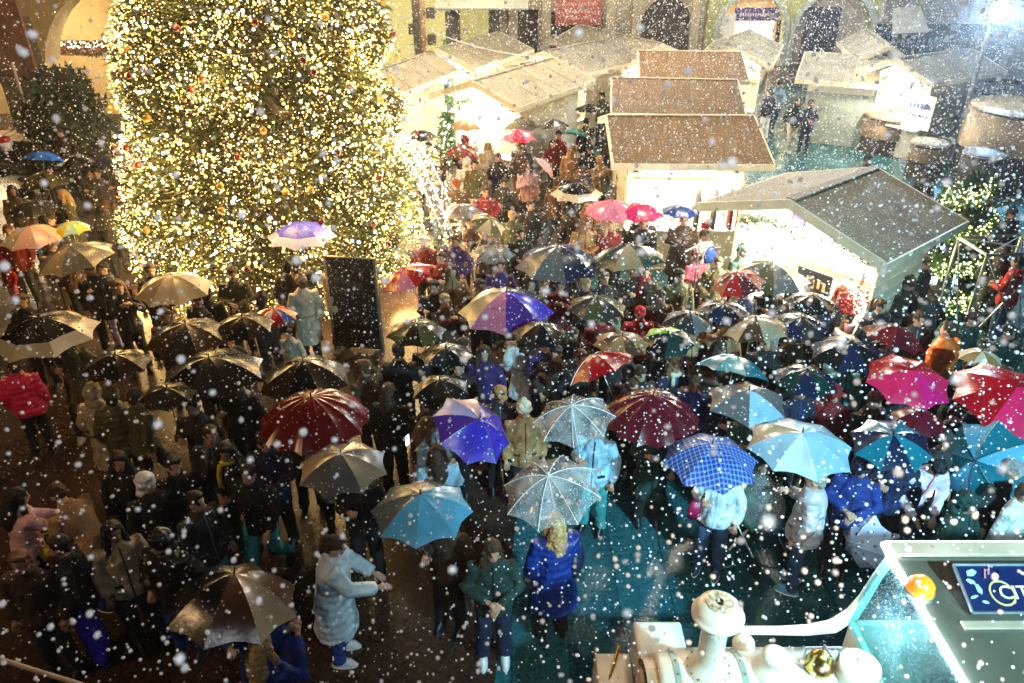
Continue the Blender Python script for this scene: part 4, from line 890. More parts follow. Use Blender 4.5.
# ------------------------------------------------------------------ tourist train locomotive
WP = mat('train_cream_paint', (.72, .66, .54), .34, .16, 5, .10, 9, coat=.35, snow=.06); RIV = mat('train_trim_green', (.25, .33, .27), .35, .1); BRASS = mat('brass', (.62, .42, .12), .25, .15, metal=1.0); BLK = mat('train_black', (.008, .009, .011), .4, .3)
def amber():
    m = mat('amber_lens', (.75, .22, .01), .12, .3, 16, .4, 30, coat=1.0); p = [n for n in m.node_tree.nodes if n.type == 'BSDF_PRINCIPLED'][0]
    p.inputs['Emission Color'].default_value = (1, .30, .02, 1); p.inputs['Emission Strength'].default_value = .16; return m
TB = 4.13
loco = thing('tourist_train', 'cream road train locomotive with chimney, bell and lit cab roof', 'train', (2.0, TB, 0))
X = lambda x: x - 2.0
MX = Matrix.Rotation(PI/2, 3, 'Y')
def hcyl(mb, x0, x1, r, z, n=36, mi=0, prof=None, yy=0):
    rg = [[Vector((X(x), yy + rr*math.cos(2*PI*j/n), z + rr*math.sin(2*PI*j/n))) for j in range(n)] for x, rr in (prof or [(x0, r), (x1, r)])]; mb.loft(rg, mi)
b = MB(); hcyl(b, 0, 0, 0, 1.20, prof=[(1.20, .30), (1.20, .37), (1.24, .39), (2.98, .39)]); b.build('boiler', WP, loco, smooth=False)
for p_ in loco.children:
    for q_ in p_.data.polygons: q_.use_smooth = len(q_.vertices) == 4
for x in (1.32, 1.86, 2.62):
    b = MB(); hcyl(b, x, x+.05, .398, 1.20); b.build('boiler_band', RIV, loco)
b = MB(); hcyl(b, 0, 0, 0, 1.20, prof=[(1.10, .26), (1.10, .34), (1.205, .34)]); hcyl(b, 0, 0, 0, 1.20, prof=[(1.07, .05), (1.07, .24), (1.11, .26)]); b.build('smokebox_door', mat('tan_front', (.45, .28, .16), .4, .2, 8), loco)
tx = MB()
for k in range(16):
    a = .5 + k*.135; tx.box((X(1.094), .30*math.cos(a), 1.20+.30*math.sin(a)), (.012, .022, .045), M=Matrix.Rotation(a-PI/2, 3, 'X'))
tx.build('lettering', BLK, loco)
b = MB(); b.box((X(2.1), 0, .55), (2.3, 1.5, .55), bev=.05); b.box((X(2.05), .58, .88), (1.9, .36, .12), bev=.03); b.box((X(2.05), -.58, .88), (1.9, .36, .12), bev=.03); b.build('running_board', WP, loco)
b = MB(); b.box((X(1.35), .62, 1.0), (.45, .40, .42), bev=.03); b.build('side_tank', WP, loco)
# curved front fender + bumper
b = MB()
for i in range(7):
    f = i/6; b.box((X(.93+.17*(1-f)**2*0+.16*f*0) - .03*math.sin(PI*f), 0, .30+.62*f), (.22+.10*f, 1.5-.2*f, .115), bev=.02)
b.build('front_fender', WP, loco)
b = MB(); b.tube([(X(.80), -.85, .78), (X(.80), .85, .78)], .028, 8); b.tube([(X(1.0), -.7, 1.0), (X(.84), -.3, .95), (X(.84), .3, .95), (X(1.0), .7, 1.0)], .02, 8); b.build('front_rail', BRASS, loco)
b = MB(); b.box((X(.74), 0, .36), (.10, 1.4, .36), bev=.02); b.build('bumper', BLK, loco)
for x in (1.2, 1.95, 2.7):
    for s in (-1, 1):
        b = MB(); n = 24; rg = [[Vector((X(x) + r*math.cos(2*PI*j/n), s*.66 + y_, .28 + r*math.sin(2*PI*j/n))) for j in range(n)] for y_, r in ((-.08, .24), (-.06, .28), (.06, .28), (.08, .24))]; b.loft(rg); w = b.build('wheel', BLK, loco)
        b = MB(); rg = [[Vector((X(x) + r*math.cos(2*PI*j/n), s*(.75) + y_, .28 + r*math.sin(2*PI*j/n))) for j in range(n)] for y_, r in ((-.02, .15), (.02, .13))]; b.loft(rg); b.build('rim', METAL, w)
cx_ = 1.60
rv = MB()
for x_ in (1.345, 1.885, 2.645, 2.93):
    for k in range(12):
        a = -.3 + k*.33; rv.ell((X(x_), .402*math.cos(a), 1.20+.402*math.sin(a)), .011, 0, 6, 4)
for k in range(14):
    a = 2*PI*k/14; rv.ell((X(cx_)+.17*math.cos(a), .02+.17*math.sin(a), 1.615), .010, 0, 6, 4)
for q_ in (): pass
rv.build('rivets', STEEL, loco)['kind'] = 'stuff'
ch = MB(); ch.lathe([(.19, 1.52), (.18, 1.60), (.14, 1.66), (.122, 1.72), (.122, 2.05), (.145, 2.08), (.145, 2.10), (.128, 2.12), (.20, 2.165), (.24, 2.20), (.243, 2.225), (.225, 2.235), (.218, 2.26), (.19, 2.31), (.13, 2.345), (.085, 2.35), (.05, 2.34), (.05, 2.25), (0, 2.25)], 40, 0, (X(cx_), .02, 0)); 
for q_ in ch.v: q_.x = X(cx_) + (q_.x-X(cx_))*(.84 if q_.z > 1.62 else 1); q_.y = .02 + (q_.y-.02)*(.84 if q_.z > 1.62 else 1)
ch.build('chimney', WP, loco, smooth=True)
MB().lathe([(.11, 2.347), (.108, 2.356), (.05, 2.360), (.030, 2.352), (.026, 2.30)], 12, 0, (X(cx_), .02, 0)).build('chimney_cap', mat('rusty_cap', (.55, .40, .25), .6, .7, 26), loco)
MB().lathe([(.024, 2.27), (.024, 2.37), (.015, 2.37), (.015, 2.29)], 16, 0, (X(cx_), .02, 0)).build('chimney_pipe', BLK, loco)
b = MB(); b.lathe([(.17, 1.55), (.16, 1.60), (.10, 1.64), (.085, 1.70), (.10, 1.73), (.105, 1.77), (.07, 1.80), (0, 1.81)], 32, 0, (X(2.12), 0, 0)); b.build('steam_dome', WP, loco, smooth=True)
b = MB(); b.lathe([(.20, 1.53), (.19, 1.58), (.175, 1.60), (.18, 1.63), (.17, 1.68), (.13, 1.72), (.06, 1.74), (.035, 1.745), (.035, 1.775), (.02, 1.79), (0, 1.79)], 32, 0, (X(2.80), -.03, 0)); b.build('sand_dome', WP, loco, smooth=True)
b = MB(); b.lathe([(.03, 1.60), (.115, 1.60), (.12, 1.63), (.09, 1.70), (.07, 1.76), (.03, 1.79), (0, 1.80)], 28, 0, (X(2.50), .02, 0)); bell = b.build('bell', BRASS, loco, smooth=True)
MB().tube([(X(2.50), .02, 1.79), (X(2.50), .02, 1.86), (X(2.50), -.10, 1.88)], .012, 6).tube([(X(2.36), .02, 1.56), (X(2.36), .02, 1.83), (X(2.64), .02, 1.83), (X(2.64), .02, 1.56)], .012, 6).build('bell_frame', STEEL, bell)
b = MB(); b.ell((X(2.02), .40, 1.40), (.10, .10, .10)); b.build('sand_box_cap', WP, loco, smooth=True)
# cab: curved front frame, windshield, roof
RZ = 2.34; rx0, rx1, ry0, ry1 = 3.13, 6.0, -1.02, .60
RFM = mat('cab_roof_paint', (.075, .072, .052), .25, .15, 2.5, .05, 6, coat=.6)
b = MB(); b.box(((X(rx0)+X(rx1))/2, (ry0+ry1)/2, RZ), (rx1-rx0, ry1-ry0, .05), bev=.015); b.build('cab_roof', RFM, loco)
b = MB(); b.box(((X(rx0)+X(rx1))/2, ry1-.055, RZ+.045), (rx1-rx0, .15, .035), bev=.01); b.box(((X(rx0)+X(rx1))/2, ry0+.05, RZ+.045), (rx1-rx0, .10, .035), bev=.01); b.build('roof_edge', mat('tan_trim', (.50, .36, .26), .35, .15, 4), loco)
b = MB(); b.box((X(rx0)+1.5, -.22, RZ+.038), (2.6, .07, .02), bev=.005); b.build('roof_seam', mat('beige_seam', (.34, .27, .19), .4, .15), loco)
MB().tube([(X(rx0)-.03, ry0, RZ+.03), (X(rx0)-.03, ry1+.02, RZ+.03)], .022, 10).build('light_strip', emis('cool_light_strip', (.62, .90, 1), 30, False), loco)
MB().tube([(X(rx0)-.02, ry1+.02, RZ+.06), (X(rx1), ry1+.02, RZ+.06)], .005, 8).build('rim_light_strip', emis('rim_light', (.8, .92, 1), 2, False), loco)
be = MB().lathe([(.10, 0), (.105, .03), (.095, .10), (.05, .145), (0, .155)], 24, 0, (X(3.16), .10, RZ+.03)).build('beacon', amber(), loco, smooth=True)
MB().lathe([(.112, 0), (.112, .03), (.10, .035)], 24, 0, (X(3.16), .10, RZ+.025)).build('beacon_base', METAL, be)
# sign board on the roof
sb = MB(); sy = -.12; ang = math.radians(20); sx0, sx1 = X(3.45), X(5.6); h_ = .38
U = Vector((0, math.cos(ang), math.sin(ang))); B0 = Vector((sx0, sy, RZ+.05)); nn = Vector((0, -math.sin(ang), math.cos(ang)))
sb.prism([B0, B0+Vector((sx1-sx0, 0, 0)), B0+Vector((sx1-sx0, 0, 0))+U*h_, B0+U*h_], nn*-.03); board = sb.build('sign_board', mat('royal_blue_sign', (.003, .009, .055), .35, .15, 3), loco)
fr = MB()
for a, b_ in ((B0, B0+U*h_), (B0+U*h_, B0+U*h_+Vector((sx1-sx0, 0, 0))), (B0, B0+Vector((sx1-sx0, 0, 0)))): fr.tube([a+nn*.01, b_+nn*.01], .013, 6)
fr.build('sign_frame', METAL, board)
letters('CITTA', .15, mat('sign_gold_white', (.72, .66, .48), .4, .1), board, frame4(B0+Vector((.47, 0, 0))+U*.15+nn*.012, (1, 0, 0), U))
rg = MB(); c0 = B0+Vector((.285, 0, 0))+U*.15+nn*.008
for k in range(20):
    a0, a1 = 2*PI*k/20, 2*PI*(k+1)/20; f = lambda a, r: c0 + Vector((r*.95*math.cos(a), 0, 0)) + U*r*math.sin(a)
    rg.prism([f(a0, .088), f(a1, .088), f(a1, .102), f(a0, .102)], nn*.006)
rg.build('sign_ring', mat('sign_gold_ring', (.55, .42, .14), .4, .1), board)
pk = MB()   # painted candy canes and ribbon shapes
for k, (x, y, a) in enumerate(((.20, .27, .5), (.24, .30, -.2))): 
    q = B0+Vector((x, 0, 0))+U*y+nn*.01; pk.tube([q, q+Vector((.03*math.cos(a), 0, 0))+U*.07, q+Vector((.055*math.cos(a), 0, 0))+U*.06], .007, 5)
pk.build('candy_cane', mat('pink_paint', (.6, .25, .3), .4, .1), board)
pk = MB()
for x, y, w, h2, a in ((.11, .31, .09, .05, .3), (.08, .24, .07, .035, -.5), (.12, .18, .04, .08, .2), (.06, .12, .07, .02, .3), (.13, .08, .05, .02, -.3)):
    q = B0+Vector((x, 0, 0))+U*y+nn*.008; ex = Vector((math.cos(a), 0, 0)) + U*math.sin(a); ey = U*math.cos(a) - Vector((math.sin(a), 0, 0)); pk.prism([q-ex*w/2-ey*h2*.2, q-ey*h2/2, q+ex*w/2-ey*h2*.1, q+ex*w*.3+ey*h2/2, q-ex*w*.3+ey*h2/2], nn*.005)
pk.build('ribbon', mat('pale_blue_paint', (.35, .6, .7), .4, .2), board)
wg = clearfilm('windshield_glass', (.55, .85, .88), .05, .04)
b = MB(); b.prism([(X(3.10), ry0+.06, RZ-.04), (X(3.10), ry1-.06, RZ-.04), (X(2.96), ry1-.02, 1.52), (X(2.96), ry0+.02, 1.52)], (.012, 0, 0)); b.build('windshield', wg, loco)
b = MB()   # flared frame curving down to the boiler deck
def sweep(y0, y1):
    prof = [(3.16, RZ-.03, .05), (3.08, 2.05, .055), (3.02, 1.80, .07), (2.95, 1.62, .11), (2.82, 1.48, .12), (2.62, 1.42, .08), (2.40, 1.40, .05), (1.75, 1.40, .04)]
    rg = []
    for i, (xa, za, wd) in enumerate(prof):
        q = prof[min(i+1, 7)]; p0 = prof[max(i-1, 0)]; d = Vector((q[0]-p0[0], 0, q[1]-p0[1])).normalized(); nn_ = Vector((-d.z, 0, d.x))
        c = Vector((X(xa), 0, za)); rg.append([c+Vector((0, y0, 0)), c+Vector((0, y1, 0)), c+nn_*wd+Vector((0, y1, 0)), c+nn_*wd+Vector((0, y0, 0))])
    b.loft(rg)
sweep(.54, .60); b.build('cab_frame', WP, loco); b = MB(); sweep(-1.02, -.92); b.build('cab_frame', WP, loco)
b = MB(); b.box((X(4.5), .56, .95), (2.9, .06, 1.1), bev=.02); b.box((X(4.5), -.98, .95), (2.9, .06, 1.1), bev=.02); b.box((X(3.0), -.2, .98), (.06, 1.5, 1.1), bev=.02); b.build('cab_body', WP, loco)
b = MB(); b.box((X(4.4), -.2, .40), (2.8, 1.5, .08)); b.box((X(4.0), -.2, .85), (.5, 1.3, .12)); b.box((X(4.25), -.2, 1.15), (.1, 1.3, .6)); b.build('seat', mat('teal_leather', (.03, .12, .13), .4, .2), loco)
b = MB()
for x in (3.9, 5.2, 5.95):
    for y in (.55, -.97): b.tube([(X(x), y, 1.45), (X(x), y, RZ-.02)], .025, 8)
b.build('roof_post', METAL, loco)
# cable at the lower left corner
c0, c1 = G(-20, 652, 3.0), G(100, 690, 3.0)
c1 = c1 + (c1-c0)*.6; c0 = c0 + (c0-c1)*.5
tag(MB().tube([c0, c0.lerp(c1, .5)-Vector((0, 0, .01)), c1], .014, 8).build('cable', mat('tan_cable', (.35, .26, .17), .6, .2), None), 'pale tan cable crossing the lower left corner above the ground', 'cable')
# ------------------------------------------------------------------ umbrellas and the people who hold them
def UH(ul, u, v, w, cols, pl=None, yaw=180, s=1.0, pose='umb', uk=None, **kw):
    t, g = umbrella(ul, u, v, w, cols, **(uk or {}))
    if pl: holder(pl, g, yaw, s, pose, **kw)
# left edge and upper left
UH('small bright blue umbrella left of the fir bush', 43, 156, 42, ['azure'], 'person in charcoal jacket carrying the small bright blue umbrella', 200, coat='charcoal', uk=dict(tilt=(18, 80)))
UH('black umbrella cut by the left edge above a grey one', 4, 168, 40, ['black'], 'person in black coat under black umbrella at the left edge', 150, coat='black', style='long')
UH('black umbrella touching the left outline of the big tree', 104, 158, 36, ['navy'], 'dark haired person under the black umbrella that touches the tree', 170, coat='brown', hair='brown')
UH('dark grey umbrella between bright blue and black ones', 77, 161, 40, ['charcoal', 'black'], 'person in olive jacket beneath dark grey umbrella by the bush', 190, coat='olive')
UH('dark olive umbrella just under the bright blue one', 45, 178, 48, ['olive', 'dark brown'], 'blond woman in olive brown coat below the dark olive umbrella', 120, coat='olive', style='long', hair='blond', hs='long')
UH('dark grey umbrella above the pink and cream one', 32, 206, 50, ['charcoal'], 'person in black jacket under dark grey umbrella above pink one', 180, coat='black', hair='brown')
UH('pink and cream umbrella at the upper left', 32, 233, 62, ['pale pink', 'pale pink', 'cream', 'cream'], 'person in beige coat and brown boots under pink and cream umbrella', 185, coat='beige', style='long', legs='camel', shoe='camel', hair='light brown', uk=dict(spin=1.4))
UH('pale teal and yellow umbrella peeping behind the grey beige one', 71, 226, 36, ['pale teal', 'yellow'], 'person in brown jacket behind the grey beige umbrella', 20, coat='brown')
UH('grey beige umbrella in front of the pink and cream one', 73, 253, 78, ['grey', 'grey', 'beige'], 'person with lavender trousers under the grey beige umbrella', 160, coat='charcoal', legs='lavender', uk=dict(tilt=(8, 200)))
UH('large black umbrella with cream border at the left edge', 42, 327, 104, ['black', 'black', 'charcoal'], 'woman in long olive coat striding under the cream bordered umbrella', 190, pose='umbwalk', coat='olive', style='long', hair='brown', hs='long', legs='black', shoe='beige', uk=dict(band=('cream', 2), zc=1.95))
UH('beige umbrella at the lower left foot of the tree', 173, 283, 77, ['beige', 'cream'], 'man in black coat holding beige umbrella before the tree', 150, coat='black', hair='brown')
UH('purple and white umbrella in front of the big tree', 301, 230, 70, ['violet'], 'person in dark jacket under purple and white umbrella', 10, coat='charcoal', uk=dict(band=('lilac', 2), zc=2.1))
UH('brown grey umbrella left of a darker one below the tree', 187, 331, 84, ['brown', 'charcoal'], 'person in black coat under the brown grey umbrella', 200, coat='black')
UH('dark brown creased umbrella right of the brown grey one', 243, 322, 62, ['dark brown', 'black'], 'person in brown jacket beneath the dark brown creased umbrella', 20, coat='brown', hs='long')
UH('big glossy black umbrella with highlights on its panels', 211, 366, 104, ['black', 'charcoal'], 'person in black puffer jacket below the big glossy black umbrella', 170, coat='black', style='puffer', uk=dict(n=8))
UH('dark spotted umbrella above the olive beanie', 117, 360, 66, ['dark brown', 'black'], 'person in olive quilted jacket and beanie under dark spotted umbrella', 20, coat='olive', style='puffer', hs='beanie', hat='olive')
UH('brown black umbrella mostly hidden by the dark red one', 304, 371, 94, ['dark brown', 'black'], 'person in black jacket behind the dark red umbrella', 15, coat='black')
UH('large glossy dark red umbrella with many ribs', 313, 409, 112, ['dark red'], 'person in long cream coat under the large dark red umbrella', 200, coat='cream', style='long', hair='light brown', hs='long', uk=dict(n=16, h=.36))
UH('grey beige umbrella below the large dark red one', 342, 461, 92, ['beige', 'grey', 'grey'], 'black haired girl in black coat looking out from grey beige umbrella', 190, coat='black', style='jacket', hair='black', hs='long')
UH('blue and grey umbrella in the lower middle', 421, 503, 104, ['sky', 'grey', 'beige', 'grey', 'grey', 'sky', 'sky', 'sky'], 'person in dark brown coat under the blue and grey umbrella', 160, coat='dark brown', uk=dict(spin=0))
UH('vivid purple blue umbrella tipped to the right', 475, 425, 86, ['royal', 'purple', 'pale pink', 'lavender', 'purple', 'royal', 'royal', 'royal'], 'person in light blue jacket with brown hair holding purple blue umbrella', 10, coat='light blue', hair='brown', hs='long', uk=dict(tilt=(30, 330), spin=0))
UH('clear umbrella with white ribs left of the maroon one', 573, 413, 84, ['clear'], 'person with pale blue sleeves under clear umbrella by maroon one', 160, coat='light blue', legs='teal', hair='blond', uk=dict(frame=WHITEPL, tilt=(10, 200)))
UH('big clear umbrella with white ribs in the lower middle', 550, 484, 102, ['clear'], 'long haired blond person in big deep blue coat under clear umbrella', 15, coat='deep blue', style='longpuffer', hair='blond', hs='long', uk=dict(frame=WHITEPL, tilt=(12, 220)))
UH('glossy maroon umbrella with many ribs in the middle', 652, 407, 100, ['maroon'], 'person in long dark green coat under the glossy maroon umbrella', 180, coat='dark green', style='long', hair='brown', uk=dict(n=16, h=.34))
UH('bright red umbrella leaning away above the clear one', 598, 362, 72, ['red'], 'person in dark coat holding the leaning bright red umbrella', 185, coat='black', hair='brown', uk=dict(tilt=(32, 140)))
UH('blue plaid umbrella beside the pale blue one', 711, 453, 98, ['plaid'], 'person in pale blue white coat with red handbag under plaid umbrella', 155, coat='pale blue', style='jacket', legs='denim', shoe='denim', hair='brown', sole=True, uk=dict(h=.26, zc=1.92))
UH('turquoise umbrella leaning right above the beige one', 734, 364, 76, ['teal', 'cyan'], 'man in navy coat holding the leaning turquoise umbrella', 185, coat='navy', uk=dict(tilt=(28, 65)))
UH('beige and grey umbrella behind the pale blue one', 748, 397, 84, ['beige', 'tan', 'grey', 'grey', 'light blue', 'grey'], 'person in green jacket under beige and grey umbrella', 170, coat='green', uk=dict(n=6))
UH('pale blue umbrella over the silver jacket', 801, 440, 106, ['light blue', 'light blue', 'pale blue', 'beige', 'light blue', 'pale blue', 'light blue', 'light blue'], 'man in silver padded jacket and jeans under pale blue umbrella', 65, coat='silver', style='puffer', legs='denim', shoe='sky', hair='grey', sole=True, uk=dict(spin=0))  # beige panel paints warm light from the back left into the canopy colour
UH('hot pink umbrella right of centre', 910, 376, 84, ['red', 'red', 'red', 'red', 'hot pink', 'hot pink', 'magenta', 'hot pink'], 'person in black jacket under the hot pink umbrella', 170, coat='black', uk=dict(tilt=(12, 270), spin=0))  # red back panels put the warm back light into the pink canopy
UH('large red umbrella cut by the right edge', 1012, 394, 112, ['red', 'red', 'red', 'red', 'red', 'hot pink', 'hot pink', 'hot pink'], 'person with short hair under large red umbrella at right edge', 185, coat='navy', hair='light brown', uk=dict(tilt=(14, 280), spin=0))  # hot pink front panels paint the cool front light on a red canopy
UH('dark teal umbrella above the pink patterned coat', 892, 440, 80, ['cyan', 'navy'], 'person in dark blue hooded jacket under dark teal umbrella', 150, coat='navy', hs='hood', uk=dict(tilt=(10, 230)))
UH('dark maroon umbrella below the hot pink one', 919, 417, 54, ['maroon'], 'person in charcoal coat beneath dark maroon umbrella', 180, coat='charcoal')
UH('steel blue umbrella held sideways near right edge', 980, 462, 92, ['sky', 'cyan', 'cyan'], 'person in pale teal trousers and black coat beside sideways umbrella', 60, coat='black', legs='pale teal', shoe='white', hs='hood', uk=dict(tilt=(62, 205), zc=1.5, grip_z=1.2, minL=.55))
UH('grey brown umbrella tipped forward at the bottom left', 234, 590, 132, ['brown', 'grey', 'charcoal', 'black', 'black', 'brown', 'beige', 'brown'], 'person in deep blue coat carrying the grey brown umbrella', 180, coat='deep blue', style='long', uk=dict(tilt=(14, 60), zc=1.85, grip_z=1.15, h=.34))
UH('dark green and beige umbrella in the packed middle', 628, 253, 78, ['dark green', 'dark green', 'beige', 'dark green', 'dark green', 'beige', 'dark green', 'dark green'], 'person in dark brown jacket under dark green beige umbrella', 185, coat='dark brown', uk=dict(tilt=(10, 120)))
UH('navy umbrella with grey panels left of the dark green one', 558, 256, 88, ['navy', 'deep blue', 'grey', 'grey', 'navy', 'navy', 'deep blue', 'navy'], 'person in black coat under navy and grey umbrella', 180, coat='black', hair='brown', uk=dict(spin=1.7))
UH('light pink umbrella in front of the coat stall', 612, 207, 60, ['pink'], 'curly blond person under the light pink umbrella', 185, coat='brown', hair='blond')
UH('magenta umbrella half behind the light pink one', 640, 209, 50, ['magenta', 'hot pink'], 'person in black puffer under the magenta umbrella', 180, coat='black', style='puffer')
UH('blue umbrella close to the counter of coat stall', 680, 209, 40, ['blue'], 'black haired person in brown fur coat under the blue umbrella', 175, coat='brown', style='longpuffer', s=1.05)
UH('black umbrella with cream border left of the pink one', 577, 189, 54, ['black'], 'person in pale trousers under cream bordered black umbrella', 10, coat='dark brown', legs='pale teal', uk=dict(band=('cream', 2)))
UH('rose pink umbrella among the back crowd', 517, 134, 40, ['pink', 'hot pink'], 'black haired girl in navy coat under rose pink umbrella', 180, coat='navy', hs='long')
UH('bright teal green umbrella at the back left of brown roofs', 577, 132, 28, ['teal', 'green'], 'long haired person in white top under teal green umbrella', 180, coat='white', hs='long', uk=dict(tilt=(20, 60)))
UH('dark olive umbrella behind the rose pink one', 520, 122, 40, ['olive', 'grey'], 'person in beige jacket behind the rose pink umbrella', 190, coat='beige')
UH('grey umbrella right of the dark olive one', 553, 123, 34, ['grey', 'charcoal'], 'person in red jacket with dark hair under grey umbrella', 170, coat='dark red')
UH('black umbrella at the front of the white badge stall', 589, 107, 30, ['black'], 'person in black coat at the white badge stall', 10, coat='black')
UH('navy umbrella between white stall and brown roofs', 611, 70, 24, ['navy', 'blue'], 'person in black coat in the gap beside brown roofs', 180, coat='black', style='long')
UH('royal blue umbrella on a stall roof line by the pole', 434, 79, 36, ['blue', 'royal'], 'person in grey coat behind the cream stall by the pole', 180, coat='grey')
UH('black umbrella at the foot of the street pole', 421, 134, 34, ['black', 'charcoal'], 'person in purple grey coat under black umbrella by the pole', 175, coat='purple grey')
UH('tan umbrella in front of the garland stall', 467, 123, 36, ['camel', 'tan'], 'person in black coat under tan umbrella at garland stall', 10, coat='black')
UH('brownish red umbrella low in front of garland stall', 460, 150, 34, ['dark red', 'brown'], 'person in white hooded jacket behind the brownish red umbrella', 180, coat='white', hs='hood')
UH('pale pink closed looking umbrella carried sideways by pink jacket', 546, 166, 30, ['pale pink'], 'woman in pale pink jacket lifting a pale pink umbrella', 200, coat='pale pink', hair='brown', hs='long', uk=dict(tilt=(48, 10), zc=1.7))
UH('small grey umbrella right of the glowing arch', 462, 209, 44, ['grey', 'purple grey'], 'person in dark coat under small grey umbrella by the arch', 180, coat='brown')
UH('olive beige umbrella tilted behind the clear grey one', 489, 222, 38, ['olive', 'beige'], 'person in brown jacket under olive beige umbrella', 175, coat='brown', uk=dict(tilt=(25, 330)))
UH('smoky clear umbrella left of the navy one', 492, 251, 48, ['smoky'], 'person in dark purple coat under the smoky clear umbrella', 180, coat='dark purple', hair='brown')
UH('bright clear umbrella glowing beside the big tree', 411, 244, 44, ['clear'], 'person in dark red jacket under glowing clear umbrella', 160, coat='dark red', hair='brown', uk=dict(tilt=(22, 200)))
UH('bright red umbrella right of the black board', 406, 274, 54, ['red', 'red', 'pink'], 'person in black coat under red umbrella beside the board', 175, coat='black', uk=dict(tilt=(20, 200)))
UH('rainbow umbrella of beige pink purple and navy panels', 506, 302, 98, ['navy', 'dark brown', 'beige', 'beige', 'beige', 'pink', 'purple', 'royal'], 'person in dark coat under the rainbow panelled umbrella', 180, coat='charcoal', uk=dict(spin=0))
UH('dark olive umbrella in front of the black board', 416, 328, 62, ['olive', 'dark brown'], 'person in black coat under dark olive umbrella near board', 180, coat='black')
UH('small red and white umbrella at the tree foot', 274, 313, 46, ['red', 'white', 'red', 'blue', 'orange'], 'child in pale coat under small red and white umbrella', 170, s=.72, cat='child', coat='cream', uk=dict(n=10, zc=1.6, grip_z=.95))
UH('dark grey umbrella in the middle of the crowd', 597, 303, 62, ['charcoal', 'olive'], 'person in red and black jacket beneath dark grey umbrella', 185, coat='dark red')
UH('red and maroon umbrella in front of big stall corner', 738, 279, 54, ['dark red', 'red', 'maroon'], 'person in dark jacket under red and maroon umbrella', 190, coat='navy', uk=dict(tilt=(14, 200)))
UH('olive grey umbrella before the counter of big stall', 771, 271, 78, ['olive', 'grey'], 'bearded man in black coat smiling under olive grey umbrella', 180, coat='black', hair='black', skin=1)
UH('lime green and black umbrella in the middle', 668, 338, 54, ['lime', 'black', 'black', 'dark green', 'dark green', 'black'], 'brown haired person with pale scarf under lime and black umbrella', 185, coat='navy', hair='light brown', scarf='cream', uk=dict(tilt=(10, 250), spin=2.1))
UH('brown umbrella between bright red and lime ones', 622, 340, 58, ['brown', 'camel'], 'person in charcoal jacket under brown umbrella near lime one', 180, coat='charcoal', hair='brown')
UH('dark navy umbrella behind the brown grey one right of centre', 724, 309, 58, ['navy', 'black'], 'person in camel coat under the dark navy umbrella', 180, coat='camel')
UH('brown grey umbrella left of the smiling man', 756, 324, 68, ['brown', 'beige'], 'person in black jacket beneath the brown grey umbrella right of centre', 180, coat='black', uk=dict(tilt=(12, 140)))
UH('dark maroon umbrella below counter of the big stall', 895, 333, 64, ['dark red', 'maroon'], 'person in black coat under dark maroon umbrella by stall', 190, coat='black', uk=dict(tilt=(14, 20)))
UH('black umbrella right of the grey haired man', 850, 349, 78, ['black', 'navy'], 'person in teal jacket beneath the black umbrella', 180, coat='teal')
UH('cream umbrella between orange coat and large red umbrella', 981, 355, 42, ['cream', 'camel'], 'person with brown hair behind the cream umbrella', 190, coat='dark green', hair='brown')
UH('brown umbrella overlapping the purple blue one behind', 440, 385, 60, ['black', 'dark brown'], 'person in black coat under dark umbrella left of purple one', 180, coat='black')
UH('dark navy umbrella crowding the grey haired man', 800, 322, 60, ['navy', 'charcoal'], 'person in camouflage like olive jacket by dark navy umbrella', 200, coat='olive')
UH('small child umbrella with flower print hanging low', 861, 543, 58, ['floral'], None, uk=dict(tilt=(75, 205), zc=.75, grip_z=.55, minL=.5, frame=WHITEPL, h=.26))

# ------------------------------------------------------------------ people without an umbrella of their own
_pj = random.Random(5)
def PH(label, u, v, yaw, s=1.0, **kw):
    yaw += _pj.uniform(-18, 18)
    return person(label, headat(u, v, s), yaw, s=s, **kw)
PH('tall person in long dark grey coat left of the tree', 97, 173, 180, coat='purple grey', style='long', hair='brown')
PH('child in pink red jacket near the left edge', 4, 262, 150, .62, coat='red', legs='pink', shoe='white', hs='hood', cat='child')
PH('dark haired man in black jacket facing the tree', 90, 268, 210, coat='black', hair='black')
PH('woman with light brown hair in black coat before the tree', 119, 287, 200, coat='black', hair='light brown', hs='long', pose='phone')
PH('man in black with short brown hair behind the beige umbrella', 150, 269, 190, coat='black', hair='brown')
PH('man in olive brown jacket photographing at the tree foot', 232, 272, 170, coat='olive', hair='brown', pose='fold', skin=1)
PH('person with backpack dark coat near lower tree branches', 205, 292, 30, coat='black', hs='beanie', hat='black')
PH('person in dark brown coat close to lower tree lights', 287, 267, 0, coat='dark brown', hair='black')
PH('hooded person in long cream coat seen from behind', 301, 281, 10, coat='cream', style='long', hair='light brown', hat='beige', hs='beanie', legs='black')
PH('blond person in cream quilted coat left of black board', 333, 265, 0, coat='beige', style='puffer', hair='blond', legs='dark red', pose='phone')
PH('man in dark red jacket by the glowing arch', 424, 240, 160, coat='dark red')
PH('girl in hot pink puffer at the left edge', 14, 366, 40, .92, coat='hot pink', style='puffer', hair='brown')
PH('hooded person in long beige coat below dark spotted umbrella', 92, 392, 0, coat='beige', style='long', hs='hood', hat='beige')
PH('person in olive jacket leaning right of the beige hood', 132, 398, 340, coat='olive', hair='brown', pose='walk')
PH('dark haired woman in black looking up lower left', 119, 460, 190, coat='black', hs='long', skin=1)
PH('pale faced woman in black jacket looking up', 173, 464, 200, coat='black', hair='black', hs='bun')
PH('person with white hood over black coat lower left', 146, 482, 240, coat='black', hs='hood', hat='white')
PH('woman with short dark hair below glossy black umbrella', 210, 433, 200, coat='charcoal', hair='brown', scarf='grey')
